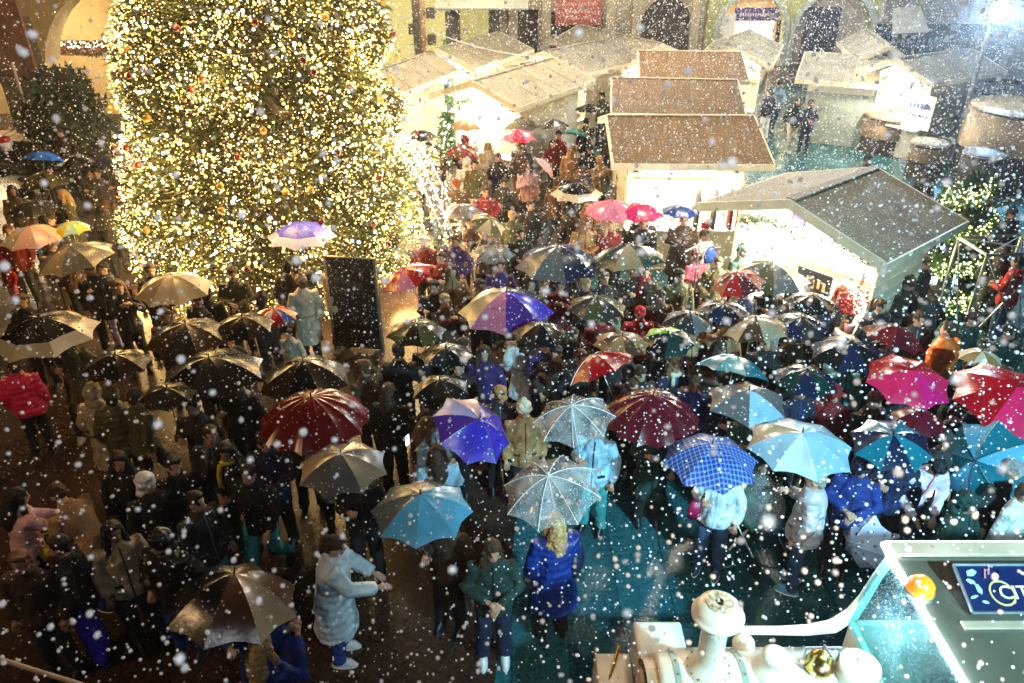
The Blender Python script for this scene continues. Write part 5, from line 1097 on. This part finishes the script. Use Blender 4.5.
PH('woman in black coat and yellow scarf touching her chest', 226, 449, 180, coat='black', hs='long', pose='fold', scarf='yellow', skin=1, legs='dark green')
PH('person in pale pink jacket stretching an arm at left edge', 8, 500, 300, coat='pale pink', hs='long', pose='reach', hair='black')
PH('person in tan jacket bending forward lower left', 76, 494, 60, coat='tan', hair='brown', pose='bend', legs='deep blue', shoe='navy', sole=True)
PH('person in black coat next to the tan jacket', 60, 545, 120, coat='black', pose='stand', legs='royal')
PH('person in black puffer with blue trousers lower left', 160, 540, 160, coat='black', style='puffer', legs='blue', hs='hood', hat='black', pose='pocket')
PH('man in black jacket facing right above grey brown umbrella', 195, 500, 250, coat='charcoal', legs='teal', hair='black')
PH('tall man in black coat left of long cream coat', 250, 470, 170, coat='black', legs='teal', hair='black', pose='walk')
PH('woman in pale blue white puffer leaning right with open hands', 325, 545, 285, coat='pale blue', style='longpuffer', hair='brown', hs='bun', pose='reach', legs='blue', shoe='white', sole=True)
PH('blond person photographing in the bottom left corner', 262, 645, 350, coat='deep blue', hair='blond', hs='long', pose='phone')
PH('grey blond woman in light blue jacket gesturing beside purple umbrella', 426, 424, 240, coat='light blue', hair='light brown', hs='long', pose='fold')
PH('woman in long white coat seen from behind', 524, 330, 10, coat='white', style='long', hair='brown', hs='long')
PH('person in cream knitted hat and camel coat left of clear umbrella', 524, 408, 200, coat='camel', hs='beanie', hat='cream', hair='brown')
PH('woman in dark green coat with white trainers', 492, 547, 165, coat='dark green', hair='brown', hs='long', legs='navy', shoe='white', pose='fold', sole=True)
PH('woman in pink and white patterned coat bending over phone', 925, 446, 170, coat='pinkprint', style='jacket', hair='black', pose='bend', legs='denim')
PH('person in blue hooded rain jacket with white straps', 862, 465, 160, coat='deep blue', hs='hood', hat='navy', pose='fold')
PH('grey haired man in black right of turquoise umbrella', 772, 342, 180, coat='black', hair='grey', skin=1)
PH('person in big orange puffer coat near the truss', 950, 330, 30, coat='orange', style='longpuffer', hair='brown', s=1.08, hs='short')
PH('dark haired person right of the orange puffer coat', 972, 318, 200, coat='dark green', hair='brown')
PH('pale faced person in dark coat behind dark maroon umbrella', 919, 318, 180, coat='charcoal', hair='brown')
PH('red haired woman in black coat at the big stall', 841, 290, 350, coat='black', hair='red', hs='long')
PH('dark haired customer leaning to the big stall counter', 812, 281, 330, coat='charcoal', hair='black', pose='reach')
PH('man with dark green beanie at the front of big stall', 742, 250, 10, coat='dark green', hs='beanie', hat='dark green')
PH('child in pink red coat and knitted hat by the stall', 697, 257, 180, .82, coat='pink', hs='beanie', hat='dark red', cat='child', pose='fold')
PH('person in red and white scarf below dark green umbrella', 645, 271, 180, coat='brown', scarf='red', hair='brown')
PH('balding man in black coat between navy and green umbrellas', 604, 277, 200, coat='black', hair='light brown', skin=1)
PH('laughing person in black puffer below magenta umbrella', 644, 216, 180, coat='black', style='puffer', pose='phone')
PH('blond woman left of the black puffer under pink umbrella', 610, 225, 200, coat='dark red', hair='blond', hs='long')
PH('person in denim trousers walking left of cream bordered umbrella', 556, 182, 350, coat='brown', legs='denim', hair='brown', pose='walk')
PH('woman in green jacket and white boots by the tarpaulin stall', 797, 101, 190, coat='dark green', hair='brown', hs='long', legs='cream', shoe='white', pose='walk')
PH('man in navy jacket leaning on the tarpaulin stall', 811, 103, 170, coat='navy', legs='navy', pose='fold', skin=1)
PH('person in light blue jacket passing brown roofed stalls', 779, 84, 200, coat='light blue', legs='denim', shoe='white', pose='walk')
PH('person in black near the end of brown roofed stalls', 770, 92, 20, coat='navy', legs='white')
PH('light haired person at the far right edge', 1008, 440, 200, coat='navy', hair='light brown')
PH('grey bearded man right of steel blue umbrella', 1012, 468, 210, coat='charcoal', hair='grey')
PH('person in white knitted coat cut by right edge', 1026, 492, 200, coat='white', hair='brown')
PH('dark figure left of the orange coat', 880, 305, 200, coat='black', hair='brown')
# dark backs left of centre, tightly packed
back = [('black', 398, 352, 10, 'short', 'black', 'leftmost dark back under the dark olive umbrella'), ('brown', 388, 392, 350, 'long', 'black', 'long brown hair and black coat right of large dark red umbrella'),
        ('black', 428, 402, 20, 'beanie', 'charcoal', 'charcoal beanie above the grey blond woman'), ('brown', 462, 345, 340, 'short', 'black', 'black coat below the rainbow panelled umbrella'),
        ('light brown', 366, 368, 30, 'tail', 'brown', 'brown coat and ponytail right of the brown black umbrella'), ('brown', 484, 352, 190, 'long', 'dark purple', 'dark purple coat left of the long white coat'),
        ('black', 556, 352, 170, 'short', 'dark brown', 'dark brown coat between long white coat and red umbrella'), ('brown', 572, 333, 180, 'long', 'charcoal', 'charcoal coat and long brown hair right of white coat'),
        ('black', 500, 392, 200, 'cap', 'camel', 'camel cap directly above the purple blue umbrella')]
for h, u, v, yw, hs, c, l in back: PH('person with ' + l, u, v, yw, coat=c if hs != 'cap' else 'charcoal', hair=h, hs=hs, hat=c if hs in ('beanie', 'cap') else None, pose=random.choice(['stand', 'fold', 'pocket']))
mid = [(676, 364, 180, 'navy', 'light brown', 'long', 'person with long light brown hair and white scarf under lime umbrella', 'cream'), (640, 372, 190, 'charcoal', 'brown', 'short', 'person with dark scarf above the maroon umbrella', 'black'),
       (695, 383, 170, 'deep blue', 'brown', 'short', 'person in deep blue jacket between maroon and turquoise umbrellas', None), (720, 345, 200, 'brown', 'brown', 'long', 'person in brown coat left above the turquoise umbrella', None),
       (812, 372, 190, 'black', 'black', 'short', 'person in black left of the hot pink umbrella', None), (835, 393, 170, 'dark red', 'brown', 'hood', 'person with dark red hood above the pale blue umbrella', None),
       (873, 398, 185, 'charcoal', 'light brown', 'short', 'light brown haired person left below the hot pink umbrella', None), (955, 412, 200, 'black', 'brown', 'short', 'face between hot pink and large red umbrellas', None),
       (945, 440, 150, 'charcoal', 'brown', 'beanie', 'person in grey beanie left of steel blue umbrella', None), (580, 356, 200, 'black', 'light brown', 'short', 'face peering from below the leaning bright red umbrella', None),
       (690, 330, 180, 'tan', 'camel', 'long', 'person in tan coat right of the lime umbrella', None), (560, 285, 180, 'dark red', 'brown', 'short', 'person in dark red jacket below the navy umbrella', None),
       (585, 283, 200, 'black', 'blond', 'short', 'blond person right below the navy and grey umbrella', None), (532, 283, 170, 'camel', 'black', 'long', 'person in camel coat left below the navy umbrella', None),
       (660, 295, 180, 'brown', 'brown', 'short', 'person in brown jacket below the dark green umbrella', None), (680, 275, 200, 'olive', 'black', 'short', 'person in olive coat left of the child in pink', None),
       (705, 300, 190, 'camel', 'light brown', 'short', 'person in camel coat left of dark navy umbrella', None), (640, 312, 170, 'red', 'black', 'cap', 'person in red cap right of dark grey umbrella', None),
       (480, 285, 180, 'charcoal', 'black', 'short', 'person in charcoal coat left above the rainbow umbrella', None), (452, 270, 200, 'camel', 'brown', 'long', 'person in camel coat right of red umbrella', None),
       (445, 300, 190, 'brown', 'blond', 'short', 'blond person in brown jacket left of rainbow umbrella', None), (455, 240, 170, 'dark purple', 'brown', 'short', 'person in dark purple jacket right of the glowing arch', None),
       (520, 232, 190, 'black', 'black', 'short', 'black haired person above the navy and grey umbrella', None), (585, 222, 180, 'camel', 'light brown', 'long', 'person in camel coat left of the light pink umbrella', None),
       (705, 235, 200, 'white', 'brown', 'short', 'person in white jacket between coat stall and big stall', None), (718, 262, 190, 'olive', 'brown', 'short', 'person in olive jacket beside the child in pink', None),
       (790, 298, 190, 'grey', 'brown', 'short', 'person in grey jacket right of the smiling man', None), (825, 305, 200, 'navy', 'black', 'short', 'person in navy coat below counter of the big stall', None)]
for u, v, yw, c, h, hs, l, sc in mid:
    PH(l, u, v, yw, coat=c, hair=h if h in HAIR else 'brown', hs=hs, hat=c if hs in ('hood', 'cap', 'beanie') else None, scarf=sc, pose=random.choice(['stand', 'fold', 'pocket', 'phone']), s=random.uniform(.94, 1.04), skin=random.choice([0, 0, 1, 2]))
# back crowd between the tree and the brown roofs
bc = [(423, 158, 'lavender', 'blond', 'short', 'blond person in lavender jacket by the pole'), (437, 150, 'dark brown', 'brown', 'long', 'woman in dark brown coat right of lavender jacket'), (466, 140, 'dark red', 'blond', 'hood', 'person in red hood in front of the lit fir'),
      (488, 145, 'cream', 'blond', 'long', 'blond woman in cream coat left of rose pink umbrella'), (498, 157, 'black', 'black', 'short', 'black haired child like figure in black below rose umbrella'), (520, 150, 'brown', 'light brown', 'long', 'woman in brown jacket right below rose pink umbrella'),
      (552, 143, 'dark red', 'black', 'short', 'bearded person in dark red jacket below grey umbrella'), (571, 150, 'camel', 'brown', 'hood', 'person in camel hood left of teal green umbrella'), (590, 148, 'black', 'black', 'cap', 'person in black cap right of teal green umbrella'),
      (600, 160, 'beige', 'blond', 'short', 'blond person in beige jacket beside brown roof corner'), (607, 130, 'charcoal', 'brown', 'beanie', 'person in charcoal beanie against the brown roof end'), (456, 184, 'brown', 'red', 'short', 'red haired person low in front of olive trousers'),
      (475, 164, 'olive', 'black', 'short', 'person in olive jacket and white trousers before garland stall'), (505, 182, 'charcoal', 'black', 'short', 'person in charcoal coat left of the pink jacket'), (437, 178, 'purple grey', 'brown', 'beanie', 'person in purple grey beanie right of tree lights'),
      (583, 170, 'purple grey', 'brown', 'hood', 'person in purple grey hood above cream bordered umbrella'), (530, 205, 'dark brown', 'brown', 'short', 'person in dark brown coat above the navy umbrella'), (596, 196, 'tan', 'camel', 'short', 'person in tan coat right behind cream bordered umbrella'),
      (447, 212, 'black', 'black', 'short', 'person in black left of small grey umbrella'), (512, 215, 'olive', 'blond', 'short', 'blond person in olive coat right of olive beige umbrella'), (620, 178, 'grey', 'brown', 'short', 'person in grey jacket at left end of coat stall'),
      (560, 118, 'white', 'brown', 'short', 'person in white coat in front of white badge stall'), (602, 95, 'black', 'black', 'short', 'black clad person in the gap beneath navy umbrella'), (485, 190, 'dark red', 'brown', 'short', 'person in dark red coat above small grey umbrella')]
for i, (u, v, c, h, hs, l) in enumerate(bc):
    PH(l, u, v, random.choice([170, 180, 190, 200, 150, 20]), coat=c, hair=h if h in HAIR else 'light brown', hs=hs, hat=c if hs in ('hood', 'cap', 'beanie') else None, pose=random.choice(['stand', 'fold', 'pocket', 'phone', 'walk']), legs='cream' if i == 12 else random.choice(['black', 'charcoal', 'denim', 'camel']), s=random.uniform(.92, 1.04), skin=random.choice([0, 0, 1]))
# left background and lower gaps
lf = [(12, 190, 'brown', 'long', 'woman in brown coat at the left edge above umbrellas'), (60, 230, 'charcoal', 'short', 'person in charcoal coat above the grey beige umbrella'), (105, 205, 'black', 'short', 'person in black between tall grey coat and tree'), (60, 132, 'dark brown', 'short', 'person in dark brown coat beside the fir bush'),
      (8, 230, 'dark red', 'short', 'person in dark red jacket left of pink umbrella'), (22, 300, 'black', 'short', 'person in black coat behind large cream bordered umbrella'), (165, 315, 'dark brown', 'short', 'person in dark brown coat left of brown grey umbrella'), (262, 300, 'charcoal', 'beanie', 'person in charcoal beanie behind dark brown umbrella'),
      (265, 440, 'navy', 'short', 'person in navy jacket left below dark red umbrella'), 
      (112, 530, 'beige', 'long', 'woman in beige coat right of the tan jacket'), (20, 560, 'dark brown', 'short', 'person in dark brown coat in the dark lower left'),
      (965, 500, 'dark green', 'hood', 'person in dark green hood right of patterned coat')]
for i, (u, v, c, hs, l) in enumerate(lf): PH(l, u, v, random.choice([170, 190, 200, 20, 340]), coat=c, hair=random.choice(['black', 'brown', 'brown', 'light brown']), hs=hs, hat=c if hs in ('hood', 'beanie') else None, pose=random.choice(['stand', 'pocket', 'fold']), legs=random.choice(['black', 'charcoal', 'denim']), skin=random.choice([0, 1, 2]))

rt = [(905, 190, 'black', 'short', 'person in black coat behind the back corner of big stall roof'), (925, 176, 'charcoal', 'long', 'woman in charcoal coat between brown tub and big stall'), (948, 188, 'navy', 'short', 'person in navy coat above the spiral light tree'),
      (968, 200, 'dark green', 'hood', 'person in dark green hood just above the spiral light tree'), (990, 205, 'black', 'short', 'person in black right above the spiral light tree'), (1012, 212, 'navy', 'beanie', 'person in navy beanie at the right edge above the truss'),
      (985, 232, 'dark brown', 'short', 'person in dark brown coat right of the spiral light tree'), (1005, 250, 'black', 'long', 'woman in black coat above the metal truss'), (1020, 262, 'red', 'short', 'person in red jacket at the right edge beside truss'),
      (915, 235, 'dark purple', 'short', 'person in dark purple coat left of the spiral light tree'), (925, 262, 'black', 'short', 'person in black coat beside the big stall side wall'), (908, 282, 'dark brown', 'beanie', 'person in dark brown beanie at the big stall side wall'),
      (935, 292, 'charcoal', 'short', 'person in charcoal coat before the base of spiral tree'), (868, 158, 'brown', 'short', 'person in brown jacket between tubs and big stall roof'), (1008, 330, 'dark green', 'short', 'person in dark green coat inside the truss corner'), (1000, 372, 'black', 'short', 'person in black coat above the large red umbrella')]
for i, (u, v, c, hs, l) in enumerate(rt): PH(l, u, v, random.choice([170, 190, 200, 20, 340]), coat=c, hair=random.choice(['black', 'brown', 'brown', 'light brown']), hs=hs, hat=c if hs in ('hood', 'beanie') else None, pose=random.choice(['stand', 'pocket', 'fold']), legs=random.choice(['black', 'charcoal', 'denim']), skin=random.choice([0, 1, 2]))

# a few more umbrellas crowding the dark middle
UH('black umbrella above the small dark one left of purple umbrella', 446, 352, 56, ['black', 'charcoal'], 'person in black coat under the upper black umbrella left of centre', 180, coat='black')
UH('dark brown umbrella below the rainbow panelled one', 540, 330, 58, ['dark brown', 'black'], 'person in dark purple coat under dark brown umbrella', 190, coat='dark purple')
UH('black umbrella between the navy one and the smiling man', 812, 300, 54, ['black'], 'person in black coat below the counter side black umbrella', 180, coat='black')
UH('dark teal umbrella left of the hot pink one', 806, 376, 66, ['dark green', 'navy'], 'person in navy coat under the dark teal umbrella left of hot pink', 190, coat='navy')
UH('black and grey umbrella above the turquoise one', 690, 318, 54, ['black', 'charcoal', 'grey'], 'person in charcoal coat under black and grey umbrella', 180, coat='charcoal')
UH('dark brown umbrella above the olive jacket at left', 168, 392, 58, ['dark brown', 'charcoal'], 'person in dark brown coat left below glossy black umbrella', 180, coat='dark brown')
# ------------------------------------------------------------------ things in the crowd
def bag(label, u, v, z, c, size=(.30, .12, .22), rz=0.0, cat='bag', name='handbag'):
    t = thing(name, label, cat, G(u, v, z), rz); mb = MB(); mb.ering([((0, 0, 0), size[0]/2, size[1]/2), ((0, 0, size[2]*.5), size[0]*.52, size[1]*.55), ((0, 0, size[2]), size[0]*.42, size[1]*.3)], 16)
    mb.build('pouch', cloth(c, 'leather'), t, smooth=True); MB().tube([(-size[0]*.36, 0, size[2]*.9), (-size[0]*.2, 0, size[2]*1.7), (size[0]*.2, 0, size[2]*1.7), (size[0]*.36, 0, size[2]*.9)], .009, 6).build('strap', cloth(c, 'leather'), t)
bag('raspberry red handbag at the hip of the pale blue coat', 700, 515, .80, 'raspberry', (.34, .14, .24), .3)
bag('teal tote bag carried beside the long white coat', 522, 376, .75, 'teal', (.36, .10, .26))
bag('yellow shoulder bag at the waist of the tan jacket', 58, 556, .8, 'yellow', (.28, .1, .2), .5)
bag('white plush bag hanging from the dark green coat', 483, 604, .62, 'white', (.24, .14, .24), .2)
bag('dark blue shoulder bag on the big deep blue coat', 576, 568, .95, 'navy', (.30, .14, .26), 1.2)
t = thing('overhead_wire', 'thin pale wire sagging from the street pole towards the back stalls', 'wire', G(429, 30, 3.6))
w0 = G(429, 30, 3.6); MB().tube([Vector((0, 0, 0))] + [(G(560, 58, 3.3)-w0)*f - Vector((0, 0, .8*f*(1-f))) for f in (.2, .4, .6, .8, 1)], .012, 6).build('cable', WOODW, t)
bag('pink rimmed white gift bag at left of hot pink puffer', 10, 392, .9, 'white', (.2, .1, .15))
# pushchair under clear plastic
pp = G(745, 545, 0); t = thing('pushchair', 'pushchair with clear rain cover beneath the plaid umbrella', 'pushchair', (pp.x, pp.y, 0), .5)
fr = MB()
for s in (-.24, .24): fr.tube([(s, -.42, .14), (s, .05, .52), (s, .42, 1.02)], .016, 8).tube([(s, .30, .14), (s, .0, .50)], .016, 8)
fr.tube([(-.24, .42, 1.02), (.24, .42, 1.02)], .018, 8).build('frame', METAL, t)
for x, y in ((-.27, -.42), (.27, -.42), (-.27, .32), (.27, .32)):
    mb = MB(); rg = [[Vector((x+dx, y+r*math.cos(2*PI*j/20), .12+r*math.sin(2*PI*j/20))) for j in range(20)] for dx, r in ((-.02, .085), (-.02, .12), (.02, .12), (.02, .085))]; mb.loft(rg); w = mb.build('wheel', cloth('charcoal', 'leather'), t)
MB().box((0, 0, .52), (.42, .45, .08), bev=.02).box((0, .24, .76), (.42, .08, .5), M=Matrix.Rotation(-.3, 3, 'X'), bev=.02).build('seat', cloth('green'), t)
MB().ell((0, -.02, .74), (.27, .42, .40), 0, 20, 14).build('rain_cover', clearfilm('rain_cover_film', (.85, 1, .97), .13, .08), t, smooth=True)
person('small child with green jacket inside the covered pushchair', (pp.x+.02, pp.y+.06), 190, 'fold', 'green', 'jacket', 'black', 'brown', 'beanie', .55, 'dark green', cat='child', z=.12, group='children in the crowd')
# pole with ring: a hoop toy by the pushchair
t = thing('bubble_wand', 'dark hoop on a pale wooden stick held low over the slabs', 'toy', G(724, 560, .12)); pts = [(.11*math.cos(2*PI*k/20), .11*math.sin(2*PI*k/20), 0) for k in range(21)]
MB().tube(pts, .013, 6).build('hoop', METAL, t); a, b = G(729, 550, .14)-G(724, 560, .12), G(751, 526, .42)-G(724, 560, .12); MB().tube([a, b], .016, 8).build('stick', WOODP, t)
# lit phones held up by some people
def phone(label, u, v, z, yaw): 
    t = thing('smartphone', label, 'phone', G(u, v, z), math.radians(yaw)); MB().box((0, 0, 0), (.078, .010, .155), bev=.003).build('case', BLK, t)
    MB().box((0, -.0065, 0), (.068, .002, .14)).build('screen', emis('phone_screen', (.7, .85, 1), 2.5), t)
phone('phone with glowing screen held by black coat before tree', 130, 293, 1.45, 200); phone('glowing phone between the hands in bottom left corner', 249, 628, 1.5, 0); phone('phone in the hands of the pink patterned coat', 930, 492, 1.05, 10)
phone('small lit phone held by the gesturing light blue jacket', 407, 440, 1.25, 60)
# ------------------------------------------------------------------ snowfall
rs = random.Random(21); sn = MB(); V0 = [Vector(v) for v in ((1, 0, 0), (-1, 0, 0), (0, 1, 0), (0, -1, 0), (0, 0, 1), (0, 0, -1))]
ico = bmesh.new(); bmesh.ops.create_icosphere(ico, subdivisions=1, radius=1); iv = [v.co.copy() for v in ico.verts]; jf = [[v.index for v in f.verts] for f in ico.faces]; ico.free()
nv, nf = [], []
def flake(p, r):
    o = len(nv); k = [rs.uniform(.75, 1.2) for _ in range(3)]
    nv.extend((p[0]+v.x*r*k[0], p[1]+v.y*r*k[1], p[2]+v.z*r*k[2]) for v in iv); nf.extend([i+o for i in f] for f in jf)
cnt = 0
while cnt < 105000:
    y = .4 + 32*rs.random()**.62; hw = y*.85 + 2.5; x = rs.uniform(-hw, hw); z = rs.uniform(.05, 9.0)
    dens = .45 + .55*min(1, max(0, (x/y+.35)/.5))          # thicker towards the right, as the wind carries it
    if rs.random() > dens: continue
    if x*x + y*y + (z-7)**2 < .8: continue
    cnt += 1; d = math.sqrt(x*x+y*y+(z-7)**2); flake((x, y, z), rs.choice((.006, .007, .009, .011, .014))*(1.15 if d > 9 else 1 if d > 4 else .8))
for i in range(2600):      # big wet flakes blown close past the balcony
    y = rs.uniform(1.5, 6.5)**1.0; hw = y*.8 + .8; x = rs.uniform(-hw, hw); z = rs.uniform(7 - y*1.35 - .6, 7.6)
    if z < .2: continue
    flake((x, y, z), rs.choice((.007, .008, .010, .012)))
me = bpy.data.meshes.new('falling_snow'); me.from_pydata(nv, [], nf); me.polygons.foreach_set('use_smooth', [True]*len(me.polygons))
m, nt, out = _nt('snowflake'); p = N(nt, 'ShaderNodeBsdfDiffuse'); p.inputs[0].default_value = (.95, .96, 1, 1); t_ = N(nt, 'ShaderNodeBsdfTranslucent'); t_.inputs[0].default_value = (.95, .96, 1, 1)
ms = N(nt, 'ShaderNodeMixShader'); ms.inputs[0].default_value = .5; nt.links.new(p.outputs[0], ms.inputs[1]); nt.links.new(t_.outputs[0], ms.inputs[2]); nt.links.new(ms.outputs[0], out.inputs[0]); me.materials.append(m)
o = link('falling_snow', me); tag(o, 'white snowflakes drifting through the night air over the whole market', 'snow', kind='stuff')

hz = MB().box((0, 22, 9.2), (90, 60, 20.4)).build('haze', None); hz.data.materials.clear()
m, nt, out = _nt('night_haze'); vp = N(nt, 'ShaderNodeVolumePrincipled', Density=.0012); vp.inputs['Color'].default_value = (.95, .96, 1, 1); vp.inputs['Anisotropy'].default_value = .86
nt.links.new(vp.outputs[0], out.inputs['Volume']); hz.data.materials.append(m); hz['kind'] = 'stuff'; hz['label'] = 'thin cold mist hanging over the night market'
# ------------------------------------------------------------------ lamps of the square seen by their light, with added fill lights
L = pointlamp('cool_facade_floodlight', (5.6, -1.2, 7.6), 2900, (.36, .82, 1.0), .25, 'SPOT'); L.data.spot_size = math.radians(60); L.data.spot_blend = .9
L.rotation_euler = (Vector((3.5, 7.2, .5)) - Vector(L.location)).to_track_quat('-Z', 'Y').to_euler()
L = pointlamp('warm_facade_lamp', (1.5, .6, 6.3), 190, (1, .78, .52), .25, 'SPOT'); L.data.spot_size = math.radians(60); L.data.spot_blend = .8
L.rotation_euler = (Vector((1.6, 4.2, 1.5)) - Vector(L.location)).to_track_quat('-Z', 'Y').to_euler()
pointlamp('near_snow_fill', (.15, -.05, 7.35), 60, (.85, .93, 1.0), .06)  # unseen light added beside the camera to brighten the nearest snowflakes
L = pointlamp('lower_left_warm_fill', (-8.5, 3, 7.0), 170, (1, .62, .30), .25)  # unseen warm fill added over the lower left crowd
pointlamp('strip_light_glow', (2.95, 4.2, 2.0), 12, (.45, .85, 1), .2)
for i, (x, y, e_) in enumerate(((-1.5, 22, 600), (4.5, 14.5, 380), (3.5, 24, 650), (10.5, 27, 700))): pointlamp('market_street_lamp', (x, y, 7.5), e_, (1, .86, .66) if i < 3 else (.8, .92, 1), .3)
for u in (400, 480, 577, 690, 790, 870): pointlamp('facade_lamp', (fx(u)*.93, FY-3.0, 5.2), 120, (1, .84, .50) if u != 870 else (.8, .9, 1), .2)

w = bpy.data.worlds.new('World'); SC.world = w; w.use_nodes = True; nt = w.node_tree; nt.nodes.clear()
sky = nt.nodes.new('ShaderNodeTexSky'); sky.sky_type = 'NISHITA'; sky.sun_disc = False; sky.sun_elevation = math.radians(-4); sky.sun_rotation = math.radians(200)
bg = nt.nodes.new('ShaderNodeBackground'); bg.inputs['Strength'].default_value = .05; wo = nt.nodes.new('ShaderNodeOutputWorld')
nt.links.new(sky.outputs[0], bg.inputs[0]); nt.links.new(bg.outputs[0], wo.inputs[0])
vs = SC.view_settings; vs.view_transform = 'Standard'; vs.look = 'None'; vs.exposure = 1.75; vs.gamma = 1; vs.use_curve_mapping = False
c = SC.cycles; c.use_denoising = True; c.denoiser = 'OPENIMAGEDENOISE'; c.max_bounces = 5; c.diffuse_bounces = 2; c.glossy_bounces = 2; c.transparent_max_bounces = 16; c.transmission_bounces = 3
c.sample_clamp_indirect = 3; c.sample_clamp_direct = 0; c.use_light_tree = True; c.caustics_reflective = False; c.caustics_refractive = False; c.use_adaptive_sampling = True; c.adaptive_threshold = .03
